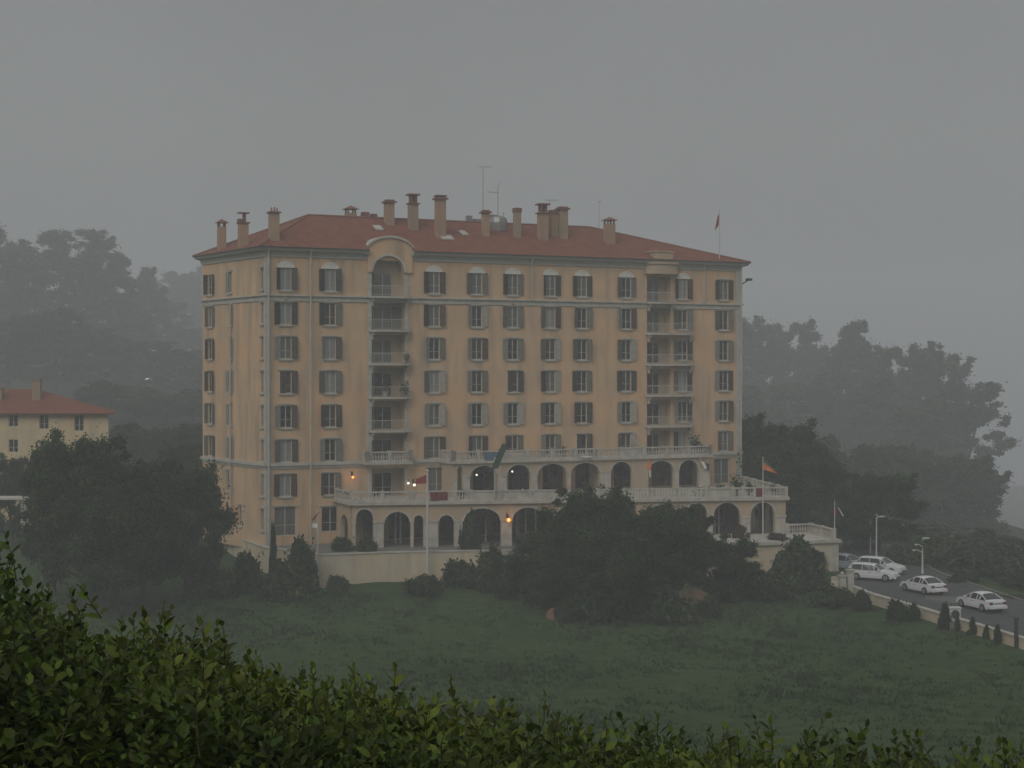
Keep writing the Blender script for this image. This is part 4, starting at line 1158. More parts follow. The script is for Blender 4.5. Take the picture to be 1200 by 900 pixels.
def place_tree(kind, px, Y, top_py, half_px, label, group=None, zb=None, cat='tree', name='tree', rz=None):
    crown, trunk, Hh, Rr = TV[kind]
    p = at(px, top_py, Y); g = float(H(p[0], Y)) if zb is None else zb
    hs = (p[2] - g)/Hh; rs = half_px/F*Y/Rr*(1.2 if kind[0] == 'm' else 1.28)
    o = empty(name, (p[0], Y, g), label, cat, group, rw.uniform(0, 6.28) if rz is None else rz)
    c = link('crown', crown, o); t = link('trunk', trunk, o)
    c.scale = (rs, rs, hs); t.scale = ((rs + hs)/2, (rs + hs)/2, hs)
    return o
GL = 'hazy tall trees on the slope left of the building'; GR = 'hazy tall trees beyond the road right of the building'

far_l = [
 ('g3', -18, 400, 256, 46, 'tallest hazy tree at the very left edge of the picture'), ('g2', 34, 392, 284, 40, 'hazy tree in the dip between edge tree and rounded one'), ('g1', 92, 400, 267, 44, 'hazy rounded tree standing highest above the villa chimney'),
 ('g2', 128, 415, 292, 26, 'hazy tree on right shoulder of the highest left clump'), ('g3', 172, 440, 312, 22, 'pointed pale tree standing alone midway between villa and big building'), ('g2', 196, 470, 350, 24, None),
 ('g1', 214, 580, 318, 26, 'palest distant tree just left of the big building roof'), ('g2', 240, 600, 314, 26, None), ('g3', 150, 400, 350, 28, None), ('g1', 226, 450, 384, 30, None),
 ('g1', 10, 330, 372, 44, None), ('g2', 64, 330, 362, 42, 'grey tree directly behind the villa chimneys'), ('g3', 118, 335, 384, 40, None), ('g1', 170, 340, 398, 40, None), ('g2', 214, 335, 410, 36, 'mid grey tree touching the big building left wall'),
 ('big2', 150, 262, 452, 40, None), ('big1', 196, 255, 462, 38, None), ('big3', 228, 262, 456, 34, None), ('big3', 120, 258, 446, 34, None),
 ('big3', 150, 222, 496, 32, 'lower dark tree right beside the villa eaves'), ('big1', 192, 215, 500, 32, None), ('big2', 226, 210, 496, 26, None),
 ('mid1', 12, 150, 536, 26, 'dark hazy tree under the villa wall at the left edge'), ('mid2', 48, 152, 540, 22, 'dark hazy tree under the villa wall behind pale shelter'), ('mid1', 215, 168, 520, 28, 'small dark tree at the left foot of big building wall')]
for (kd, px, Y, tp, hf, lb) in far_l:
    if Y > 240: Y *= 1.2
    place_tree(kd, px, Y, tp, hf, lb or 'hazy broad tree among the wood on the slope left of the big building', GL)
far_r = [
 ('g2', 884, 390, 374, 34, 'hazy tall tree directly right of the building upper wall'), ('g1', 924, 395, 376, 36, 'hazy rounded tree second from building wall, beyond the road'), ('g3', 962, 400, 404, 22, 'pale low tree in the dip left of the pointed one'),
 ('g3', 1000, 360, 374, 34, 'hazy tall tree with the highest pointed top beyond the road'), ('g1', 1058, 345, 405, 38, None), ('g2', 1094, 335, 404, 38, 'hazy broad tree with flat rounded top right of the pointed one'),
 ('g1', 1132, 305, 446, 40, 'outermost right broad tree leaning over the valley above two posts'), ('g2', 960, 335, 440, 40, None), ('g3', 1026, 325, 440, 42, None), ('g1', 900, 320, 450, 40, None), ('g2', 1080, 300, 470, 40, None),
 ('big3', 1150, 262, 536, 30, 'lower spreading tree at outer right edge above the cars'), ('big1', 1108, 262, 530, 40, None), ('big2', 1060, 258, 520, 36, None), ('big1', 1012, 250, 520, 38, None), ('big3', 968, 246, 512, 34, None), ('big2', 925, 240, 500, 32, None)]
for (kd, px, Y, tp, hf, lb) in far_r:
    if Y > 280: Y *= 1.2
    place_tree(kd, px, Y, tp, hf, lb or 'hazy broad tree among the wood beyond the road right of building', GR)
place_tree('mid1', 915, 165, 497, 50, 'dark tree close behind right corner of the building', 'dark trees right of the building')
place_tree('mid2', 950, 160, 520, 34, 'dark tree right of the orange flag', 'dark trees right of the building')
place_tree('mid3', 880, 172, 492, 30, 'dark bare-topped tree against building right wall', 'dark trees right of the building')
place_tree('mid1', 1030, 158, 555, 42, 'dark low tree behind the street lamps', 'dark trees right of the building')
place_tree('mid2', 990, 156, 590, 30, 'dark low tree beside annex terrace flag', 'dark trees right of the building')
GC = 'dark trees in front of the arcades'; 
for a in (
 ('mid1', 690, 124, 572, 48, 'tallest dark tree in front of the arcades, left half of the clump'),
 ('mid1', 752, 123, 590, 50, 'broad dark tree in the middle of the clump before the arcades'),
 ('mid3', 795, 125, 598, 42, 'dark tree right of middle in the clump before the arcades'),
 ('mid1', 722, 119, 620, 52, 'dark bushy tree at front of the clump before the arcades'),
 ('mid2', 640, 127, 628, 36, 'low dark tree at left end of clump before the arcades'),
 ('mid1', 846, 128, 630, 40, 'low round dark tree at right end of the clump, below the annex'),
 ('mid1', 668, 121, 640, 40, 'lowest dark bushy tree of clump above tan rock')): place_tree(*a, group=GC)
GLT = 'dark trees on the lawn left of the building'
for a in (
 ('mid1', 100, 122, 512, 58, 'largest dark tree on the left lawn below the villa'),
 ('mid2', 62, 126, 535, 36, 'dark tree at the left end of the left lawn clump'),
 ('mid1', 165, 125, 540, 46, 'dark tree in the middle of left lawn clump'),
 ('mid1', 222, 128, 543, 44, 'dark tree of the left lawn clump nearest to the building'),
 ('mid3', 135, 118, 575, 46, 'low dark tree at the front of left lawn clump')): place_tree(*a, group=GLT)

# ---- shrubs ---------------------------------------------------------------
def bush_mesh(seed, n, m, leaf=.09, shape='round'):
    rng = np.random.default_rng(seed)
    k = 26; cens = []; rads = []
    for i in range(k):
        th = rng.uniform(0, 6.28); h = rng.uniform(.1, 1)
        env = math.sqrt(max(.02, 1 - (h*.95)**2)) if shape == 'round' else (1 - h*.93)**.7*.9 + .05
        r_ = env*rng.uniform(.1, .85); cens.append([r_*math.cos(th), r_*math.sin(th), h*.85]); rads.append((.26 if shape == 'round' else .2)*rng.uniform(.7, 1.2)*(.5+.5*env))
    pos = clump_leaves(rng, np.array(cens), np.array(rads), n // k, .8)
    pos[:, 2] = np.abs(pos[:, 2])
    return leaf_cloud(pos, leaf, rng, m)
BV = dict(a=bush_mesh(21, 7000, 'leafA'), b=bush_mesh(22, 7000, 'leafB'), r=bush_mesh(23, 5000, 'leafR'), c=bush_mesh(24, 7000, 'leafA', .07, 'cone'), d=bush_mesh(25, 7000, 'leafC'))
def bush(kind, px, py_base, Y, w_px, h_px, label, group=None, name='shrub', cat='shrub', z=None):
    p = at(px, py_base, Y); g = float(H(p[0], Y)) if z is None else z
    top = at(px, py_base - h_px, Y)[2]; hh = max(top - g, .3)
    o = empty(name, (p[0], Y, g - .05), label, cat, group, rw.uniform(0, 6))
    f_ = link('foliage', BV[kind], o); w = w_px/F*Y/2; f_.scale = (w, w, hh)
    b = MB()
    for k in range(4):
        a_ = k*1.7; b.tube([(0, 0, -.1), (w*.2*math.cos(a_), w*.2*math.sin(a_), hh*.35), (w*.45*math.cos(a_), w*.45*math.sin(a_), hh*.7)], [.05, .035, .015], 5)
    b.build('stem', 'bark', o)
    return o
bush('c', 320, 685, 132, 16, 82, 'slim dark cypress against the left corner of the building', name='cypress', cat='tree')
for a in (
 ('a', 352, 672, 132.5, 46, 44, 'dark round shrub just right of the slim cypress'),
 ('a', 290, 685, 131, 40, 40, 'dark shrub at foot of the pale retaining wall'),
 ('a', 335, 690, 128, 70, 34, 'low dark shrub in front of the slim cypress'),
 ('b', 395, 690, 131, 34, 16, 'low green shrub at the left base of the cream garden wall'),
 ('b', 250, 690, 128, 60, 26, 'low dark shrub under the left lawn trees'),
 ('a', 540, 676, 134, 50, 22, 'spreading dark shrub over right end of the cream garden wall'),
 ('a', 575, 678, 133, 60, 40, 'dark shrub below the widest ground arch'),
 ('a', 610, 695, 129, 70, 46, 'dark shrub left of the tan rock'),
 ('b', 496, 690, 130, 56, 16, 'low green shrub in front of cream garden wall middle'),
 ('a', 640, 705, 124, 60, 44, 'dark shrub directly above the tan rock'),
 ('a', 700, 722, 118, 80, 48, 'dark shrub below the tallest tree of the centre clump'),
 ('a', 780, 726, 117, 76, 40, 'dark shrub left of the bare earth bank'),
 ('a', 860, 700, 128, 60, 50, 'dark shrub below the annex left wall'),
 ('a', 935, 690, 133, 68, 62, 'large dark bush filling the annex arch'),
 ('b', 905, 700, 127, 60, 30, 'green shrub in front of the annex arch bush'),
 ('b', 975, 712, 124, 60, 26, 'green shrub by the wall end near the gate posts')): bush(*a)
G5 = 'shrubs on the garden terrace'
for a in (
 ('a', 402, 652, 139.5, 30, 24, 'dark shrub on terrace below the second bay of windows'), ('a', 430, 650, 139, 22, 26, 'dark shrub on terrace in front of the first narrow arch'),
 ('a', 552, 648, 139, 26, 52, 'tall dark shrub climbing left side of widest ground arch'), ('b', 620, 650, 139.5, 40, 26, 'dark shrub at the foot of the arch left of big trees')): bush(*a, group=G5, z=3.6)
bush('r', 868, 640, 143.5, 22, 26, 'reddish shrub on annex terrace before the second last arch', G5, z=4.3)
bush('r', 910, 640, 142, 28, 16, 'low reddish shrub on annex terrace before last arch', G5, z=4.3)
bush('r', 850, 638, 144.0, 14, 18, 'small reddish shrub on annex terrace beside the pier', G5, z=4.3)
# scrub beyond the road
i = 0
sl = [('leftmost, behind the white estate car', 1055, 668, 150, 60, 30), ('right of the double street lamp', 1095, 672, 148, 76, 44), ('left of the dark post', 1122, 680, 144, 66, 44),
      ('between the two dark posts', 1150, 690, 141, 64, 44), ('right of the second dark post', 1176, 698, 138, 64, 46), ('at the right edge of the picture', 1202, 706, 134, 64, 42),
      ('behind the silver car', 1010, 660, 160, 50, 26), ('far side, under street lamp arms', 1078, 668, 158, 50, 30), ('tall one behind the parked white car', 1130, 700, 135, 40, 34), ('lowest one beside the rightmost car', 1190, 722, 126, 44, 26)]
for (w_, px, py, Y, wp, hp) in sl: bush('b' if i % 2 else 'd', px, py, Y, wp, hp, 'dull green scrub bush beyond road, ' + w_, 'scrub bushes beyond the road'); i += 1

for (px, py, Y, wp, hp, w_) in ((1080, 662, 172, 90, 50, 'farther slope, behind the dark drooping lamp'), (1130, 672, 166, 90, 48, 'farther slope, behind the thin dark post'), (1175, 684, 160, 80, 40, 'farther slope, behind the capped post'),
                                (1040, 656, 176, 80, 50, 'farther slope, behind the pale estate car lamp'), (1215, 700, 152, 70, 40, 'farther slope, cut by the right edge'), (1100, 655, 186, 90, 40, 'farthest, under the broad rounded tree'), (1150, 668, 178, 80, 38, 'farthest, under the outermost tree')):
    bush('d', px, py, Y, wp, hp, 'grey green scrub bush on the ' + w_ if w_[:2] == 'fa' else w_, 'scrub bushes beyond the road')
def ground_hit(px, py):
    for Y in np.arange(60, 500, .5):
        w_ = at(px, py, Y)
        if w_[2] <= float(H(w_[0], Y)): return Y
    return None
for (px, py, wp, hp, w_) in ((1115, 650, 60, 26, 'leftmost of the far row under the outer trees'), (1142, 652, 60, 24, 'second in the far row under the outer trees'), (1168, 656, 60, 24, 'third in the far row, directly behind capped post'),
                         (1192, 662, 56, 24, 'fourth in the far row, near the right edge'), (1180, 645, 50, 18, 'small one on the skyline of the slope'), (1155, 640, 50, 22, 'at the foot of the outermost tree trunk'), (1215, 668, 56, 26, 'last of the far row, cut by the right edge')):
    Y = ground_hit(px, py)
    if Y: bush('d', px, py, Y, wp, hp, 'grey green scrub bush, ' + w_, 'scrub bushes beyond the road')
# ---- road wall, hedges on it ----------------------------------------------
RWp = [(28.3, 128.6), (28.75, 125.6), (29.1, 123), (31.05, 116), (33.9, 105), (36.8, 93), (40, 84)]
RWp = [(x - .35, y) for x, y in RWp]
poly_wall('road_wall', RWp, -.6, lambda p: 2.02, .3, 'stucco', label='low cream wall with coping between the meadow and the road', posts=0)
for j, (px, py, Y, wp, hp, kd, lb) in enumerate((
  (1010, 712, 122, 26, 22, 'a', 'dark clipped bush against road wall nearest the gate'), (1052, 728, 117.0, 30, 27, 'a', 'wide dark clipped bush against the road wall, second from gate'),
  (1070, 731, 115.8, 20, 26, 'a', 'narrow dark bush joined to wide clipped bush on road wall'), (1108, 741, 112.0, 18, 36, 'a', 'tallest dark bush against the road wall beside grey cabinet'),
  (1122, 744, 110.6, 13, 24, 'c', 'small pointed bush just right of the grey cabinet'), (1140, 750, 109.2, 16, 30, 'c', 'pointed dark bush against wall, middle of the right row'), (1156, 753, 107.5, 13, 24, 'c', 'pointed dark bush against wall, second from right'),
  (1169, 756, 105.8, 15, 28, 'c', 'last pointed dark bush against wall before the right edge'))):
    p = at(px, py, Y - .9); bush(kd, px, py, Y - 1.0, wp, hp, lb, 'bushes along the road wall', z=float(H(p[0], Y - .9)))
b0 = at(1118, 738, 111.0); o = empty('utility_cabinet', (b0[0], 111.0, .9), 'grey cabinet with round dark dial beside the tallest road wall bush', 'cabinet')
b = MB(); b.box(-.4, .4, -.3, .3, 0, 1.9); b.box(-.46, .46, -.36, .36, 1.901, 1.98); b.build('housing', 'pole', o)
b = MB(); b.lathe(0, 0, [(.3, 0), (.3, .1)], 14); b.xf(lambda p: (p[0], -.301 - p[2], p[1] + 1.5)); b.build('dial', 'dark', o)
b = MB(); b.box(-.32, .32, -.33, -.3, .15, 1.0); b.build('door', 'metal', o)
for (px, py, h, lb) in ((987, 707, 1.9, 'dark gate post left at the top end of road wall'), (996, 706, 2.3, 'dark gate post right, taller, at top end of road wall')):
    p = at(px, py, 127); o = empty('gate_post', (p[0], 127, float(H(p[0], 127)) - .2), lb, 'post', None, .2)
    b = MB(); b.box(-.25, .25, -.25, .25, 0, h); b.build('post', 'trim', o); b = MB(); b.box(-.33, .33, -.33, .33, h + .001, h + .12); b.lathe(0, 0, [(.05, h + .12), (.18, h + .25), (.05, h + .42)], 8); b.build('cap', 'stone', o)
poly_wall('gate_wall', [at(974, 700, 127.6)[:2], at(985, 700, 127.2)[:2]], 0, lambda p: 2.7, .35, 'stucco', label='short cream wall stub left of the gate posts')
b0 = at(1191, 762, 103); o = empty('bollard_post', (b0[0], 103, float(H(b0[0], 103))), 'thin dark post before road wall near the right edge', 'post'); b = MB(); b.box(-.11, .11, -.11, .11, 0, 2.0); b.build('post', 'dark', o); b = MB(); b.box(-.14, .14, -.14, .14, 2.001, 2.08); b.build('cap', 'dark', o)

# ---- street lamps and posts -------------------------------------------------
def lamp(px, base, Y, top, arms, label, m='pole', head='pole'):
    p = at(px, base, Y); h = at(px, top, Y)[2] - p[2]
    o = empty('street_lamp', (p[0], Y, p[2]), label, 'street lamp', 'street lamps beside the road')
    b = MB(); b.tube([(0, 0, 0), (0, 0, .5), (0, 0, h)], [.13, .085, .055], 8); b.build('pole', m, o)
    for (dx, dz) in arms:
        b = MB(); b.tube([(0, 0, h + dz - .15), (dx*.5, 0, h + dz + .06), (dx, 0, h + dz + .1)], [.05, .04, .035], 5); b.build('arm', m, o)
        s = 1 if dx > 0 else -1
        b = MB(); b.box(dx - .2, dx + .2*s + .2, -.13, .13, h + dz + .0, h + dz + .12); b.build('lamp_head', head, o)
    return o
lamp(1027, 672, 146, 606, [(.35, 0)], 'pale street lamp with short right arm behind the parked white estate car')
lamp(1081, 672, 140, 643, [(-.7, -.2), (-.5, .3), (.2, .9)], 'pale street lamp with stubby double heads behind the middle white car')
lamp(1064, 668, 152, 618, [(-.4, .2)], 'dark street lamp with drooping head left of the double one', 'dark', 'metal')
lamp(1010, 660, 165, 586, [(-.7, 0)], 'distant street lamp whose white head shows in front of dark trees')
lamp(1020, 664, 156, 604, [(.3, 0)], 'faint street lamp just left of the single armed pale one')
for (px, py, Y, top, lb) in ((1141, 702, 138, 649, 'thin dark wooden post behind the rightmost car'), (1158, 698, 139, 648, 'dark wooden post with wider cap box, second from the right')):
    p = at(px, py, Y); h = at(px, top, Y)[2] - p[2]; o = empty('utility_post', (p[0], Y, p[2]), lb, 'post')
    b = MB(); b.tube([(0, 0, 0), (.02, 0, h)], [.14, .1], 7); b.build('post', 'bark', o)
    b = MB()
    if px == 1158: b.box(-.1, .42, -.2, .2, h - .9, h - .1)
    else: b.tube([(0, 0, h - .1), (.9, 0, h - .8)], .05, 5)
    b.build('bracket', 'dark', o)
# rock and earth bank under the centre trees
rng = np.random.default_rng(3)
def rock(P, sx, sy, sz, label, m='rock'):
    b = MB(); n = 14; mlev = 8; off = rng.uniform(0, 9)
    for i in range(mlev + 1):
        ph = math.pi/2*i/mlev
        for j in range(n):
            th = 2*math.pi*j/n; k = 1 + .16*math.sin(3*th + off + ph*3) + .1*math.sin(5*th + 2*ph + off)
            b.v.append((sx*k*math.cos(th)*math.cos(ph), sy*k*math.sin(th)*math.cos(ph), sz*math.sin(ph)*(1 + .12*math.sin(2*th + off)) - .2))
    for i in range(mlev):
        for j in range(n): a = i*n + j; c = i*n + (j+1) % n; b.f.append([a, c, c + n, a + n])
    o = b.build('rock', m, None, loc=P); return tag(o, label, 'rock')
p = at(650, 717, 118.5); rock((p[0], 118.5, float(H(p[0], 118.5))), .75, .6, 1.0, 'orange tan rock at the foot of the left centre trees')
EB = [at(783, 722, 121)[:2], at(808, 718, 121.5)[:2], at(838, 716, 122)[:2]]
p = at(811, 722, 121.5); rock((p[0], 121.5, float(H(p[0], 121.5))), 2.3, .8, 2.1, 'bare orange earth bank below the right centre trees', 'earth')
p = at(690, 720, 119); 

for a in (('a', 800, 728, 118.5, 40, 22, 'low dark shrub hiding left half of the earth bank'), ('b', 832, 722, 120, 34, 26, 'low green shrub at right side of the earth bank'), ('b', 662, 722, 117, 30, 16, 'low green shrub just right of the tan rock')): bush(*a)
# ---- bird ------------------------------------------------------------------
p = at(174, 445, 120); b = MB()
b.lathe(0, 0, [(.01, -.35), (.08, -.2), (.1, 0), (.06, .2), (.02, .3)], 8); b.xf(lambda q: (q[2], q[1], q[0]*.8))
for s in (-1, 1): 
    b.poly([(-.1, s*.07, .03), (.12, s*.07, .03), (.1, s*.4, .16), (-.05, s*.62, .1)]); b.poly([(-.1, s*.07, .02), (-.05, s*.62, .09), (.1, s*.4, .15), (.12, s*.07, .02)])
tag(b.build('gull', 'whitecloth', None, loc=p, rz=.5), 'white gull flying in front of the hazy left trees', 'bird')

# ================================================================== CARS
def make_car(kind, paint, P, fwd, label):
    est = kind == 'estate'
    L = 4.25; W = .86
    # stations: x, ztop, half width at belt, roof half width, belt z, bottom z
    if est: st = [(2.12, .62, .55, 0), (2.05, .72, .72, 0), (1.75, .80, .82, 0), (1.0, .95, .86, 0), (.85, .98, .86, 0), (.3, 1.40, .86, .62), (0, 1.46, .86, .64), (-.8, 1.49, .86, .64), (-1.75, 1.45, .85, .62), (-2.05, .98, .82, 0), (-2.12, .85, .76, 0), (-2.14, .5, .7, 0)]
    else: st = [(2.12, .60, .55, 0), (2.05, .68, .72, 0), (1.75, .76, .82, 0), (1.1, .88, .86, 0), (.95, .92, .86, 0), (.25, 1.36, .86, .60), (-.1, 1.42, .86, .62), (-.6, 1.42, .86, .62), (-.95, 1.36, .86, .60), (-1.65, .98, .84, 0), (-2.05, .93, .80, 0), (-2.15, .5, .72, 0)]
    rows_ = []
    for (x, zt, hw, rw_) in st:
        belt = min(zt, .93 if rw_ else zt)
        r_ = rw_ if rw_ else hw*.9
        zb = .24 if abs(x) < 2.0 else .34
        half = [(hw*.95, zb), (hw, .45 if zt > .55 else zb + .05), (hw*1.0, min(belt, .93) - .02), (r_ + (.03 if rw_ else 0), (zt - .09) if rw_ else belt), (r_*.8, zt - (.02 if rw_ else 0) + (.0 if rw_ else .0)), (0, zt + .015)]
        rows_.append([(x, -y, z) for y, z in half] + [(x, y, z) for y, z in half[-2::-1]])
    parts = dict(body=MB(), side=MB(), side2=MB(), front=MB(), rear=MB())
    n = len(rows_[0])
    cab = [i for i, s_ in enumerate(st) if s_[3]]
    for i in range(len(rows_) - 1):
        for j in range(n - 1):
            q = [rows_[i][j], rows_[i][j+1], rows_[i+1][j+1], rows_[i+1][j]]
            side = j in (2, n - 4); top = 2 < j < n - 4
            cabA, cabB = bool(st[i][3]), bool(st[i+1][3])
            key = 'body'
            if cabA and cabB and side: key = 'side'
            elif side and (cabA != cabB): key = 'side' if True else 'body'
            elif top and not cabA and cabB: key = 'front'
            elif top and cabA and not cabB: key = 'rear'
            if key == 'side' and q[0][1] > 0: key = 'side2'
            parts[key].poly(q)
    parts['body'].poly(rows_[0][::-1]); parts['body'].poly(rows_[-1])
    o = empty('car', P, label, 'car', 'cars parked along the road', math.atan2(fwd[1], fwd[0]))
    body = parts['body'].build('body', paint, o, smooth=False)
    for key, nm in (('side', 'side_window'), ('side2', 'side_window'), ('front', 'windscreen'), ('rear', 'rear_window')):
        parts[key].build(nm, 'carglass', o)
    # pillars and roof rails over the glass
    b = MB()
    for s in (-1, 1):
        for k in (cab[0], cab[len(cab)//2], cab[-1]):
            x, zt, hw, r_ = st[k]
            b.tube([(x, s*hw*1.0, .9), (x, s*(r_ + .035), zt - .08)], .028, 5)
        x0, zt0, hw0, _ = st[cab[0] - 1]; x1, zt1, _, r1 = st[cab[0]]; b.tube([(x0, s*hw0*.93, zt0), (x1, s*(r1 + .0), zt1 - .06)], .028, 5)
        x0, zt0, hw0, _ = st[cab[-1] + 1]; x1, zt1, _, r1 = st[cab[-1]]; b.tube([(x0, s*hw0*.93, zt0), (x1, s*(r1 + .0), zt1 - .06)], .035, 5)
    b.build('pillar', paint, o)
    for x in (1.32, -1.3):
        for s in (-1, 1):
            b = MB(); b.lathe(0, 0, [(.2, -.1), (.31, -.1), (.33, -.06), (.33, .06), (.31, .1), (.2, .1)], 16)
            b.xf(lambda q: (q[0] + x, s*.80 + q[2], q[1] + .33)); w_ = b.build('wheel', 'rubber', o)
            b = MB(); b.lathe(0, 0, [(.21, -.105), (.21, .112), (.08, .12)], 12); b.xf(lambda q: (q[0] + x, s*(.80 + q[2]), q[1] + .33)); b.build('rim', 'rim', w_)
    for s in (-1, 1):
        b = MB(); b.box(-2.165, -2.05, s*.62 - .14, s*.62 + .14, .66, .84); b.build('tail_light', 'tail', o)
        b = MB(); b.box(1.93, 2.1, s*.55 - .15, s*.55 + .15, .55, .70); b.build('headlight', 'headl', o)
        b = MB(); b.box(.62, .80, s*.88 - (.14 if s < 0 else 0), s*.88 + (.14 if s > 0 else 0), .90, 1.04); b.build('wing_mirror', paint, o)
        b = MB(); b.box(-.15, .02, s*.862 - .015, s*.862 + .015, .72, .76); b.build('door_handle', 'dark', o)
    b = MB(); b.box(-2.24, -2.10, -.78, .78, .34, .56); b.build('bumper', paint, o)
    b = MB(); b.box(2.05, 2.2, -.72, .72, .28, .5); b.build('bumper', paint, o)
    b = MB(); b.box(-2.255, -2.241, -.26, .26, .42, .53); b.build('number_plate', 'whitecloth', o)
    b = MB(); b.box(-1.9, 1.9, -.6, .6, .17, .30); b.build('underside', 'dark', o)
    b = MB(); b.box(2.201, 2.21, -.45, .45, .3, .4); b.box(-2.17, -2.152, -.4, .4, .70, .76); b.build('grille', 'dark', o)
    return o
RZ = 1.40
def gp(px, Y): return at(px, 500, Y)[0], Y, RZ
make_car('sedan', 'paintW', gp(1150, 119.5), (-.33, .94), 'white saloon car parked rightmost on the road')
make_car('sedan', 'paintW', gp(1082, 128.5), (-.38, .92), 'white saloon car in the middle, below the double street lamp')
make_car('estate', 'paintW', gp(1024, 136.3), (.86, -.5), 'white estate car nose to the right, front one of the overlapping pair')
make_car('estate', 'paintW', gp(1033, 140.8), (.8, -.6), 'white estate car half hidden behind another white car')
make_car('estate', 'paintS', gp(994, 143.2), (.72, -.7), 'silver blue car partly hidden by the annex corner')

# ================================================================== MEADOW GROUND COVER
rng = np.random.default_rng(77)
def blades(n, xr, yr, hgt, name, seed, density=None, m='grassm', cull=True, nb=5):
    rng = np.random.default_rng(seed)
    y = yr[0] + (yr[1] - yr[0])*rng.random(n)**.8
    half = y*.36 + 6
    x = (rng.random(n)*2 - 1)*half
    cl = np.sin(x*.23 + np.sin(y*.11)*2)*np.sin(y*.19 + x*.07) + .6*np.sin(x*.7 + y*.4)*np.sin(y*.55 - x*.2)
    keep = (x < road_near(y) - 1.5) & (rng.random(n) < np.clip(.55 + .45*cl, .12, 1))
    # stay off the platform
    keep &= ~((y > 131) & (x > -24))
    x, y, cl = x[keep], y[keep], cl[keep]; n = len(x)
    z = H(x, y)
    V = []
    for k in range(nb):
        a = rng.uniform(0, 6.28, n); h = hgt*rng.uniform(.5, 1.3, n)*(1 + .35*cl); w = h*rng.uniform(.10, .22, n) + .02
        ox, oy = rng.normal(size=n)*hgt*.8, rng.normal(size=n)*hgt*.8
        dx, dy = np.cos(a)*w, np.sin(a)*w; lx, ly = rng.normal(size=n)*h*.45, rng.normal(size=n)*h*.45
        c = np.stack([x + ox, y + oy, z - .03], 1)
        V.append(np.stack([c - np.stack([dx, dy, 0*dx], 1), c + np.stack([dx, dy, 0*dx], 1), c + np.stack([lx + dx*.3, ly + dy*.3, h], 1), c + np.stack([lx - dx*.6, ly - dy*.6, h*.9], 1)], 1).reshape(-1, 3))
    return link(name, quads_mesh(name, np.concatenate(V), 4, m))
tag(blades(24000, 0, (28, 133), .17, 'meadow_grass', 5), kind='stuff')
tag(blades(400, 0, (30, 128), .32, 'tall_weeds', 6, m='leafB'), kind='stuff')
# low weed mounds, mostly on the right of the meadow
rng = np.random.default_rng(9); cens = []; rads = []
for i in range(150):
    y = rng.uniform(58, 122); px = rng.uniform(560, 1230) if rng.random() < .8 else rng.uniform(0, 600)
    x = (px - 600)/F*y
    if x > float(road_near(y)) - 2.5: continue
    if rng.random() > .35 + .65*max(0, math.sin(x*.35 + 1)*math.sin(y*.16)): continue
    r_ = rng.uniform(.35, 1.1); cens.append([x, y, float(H(x, y)) + r_*.08]); rads.append(r_)
pos = clump_leaves(rng, np.array(cens), np.array(rads), 110, .4)
tag(link('weed_cover', leaf_cloud(pos, .10, rng, 'grassm', 'weed_cover')), kind='stuff')

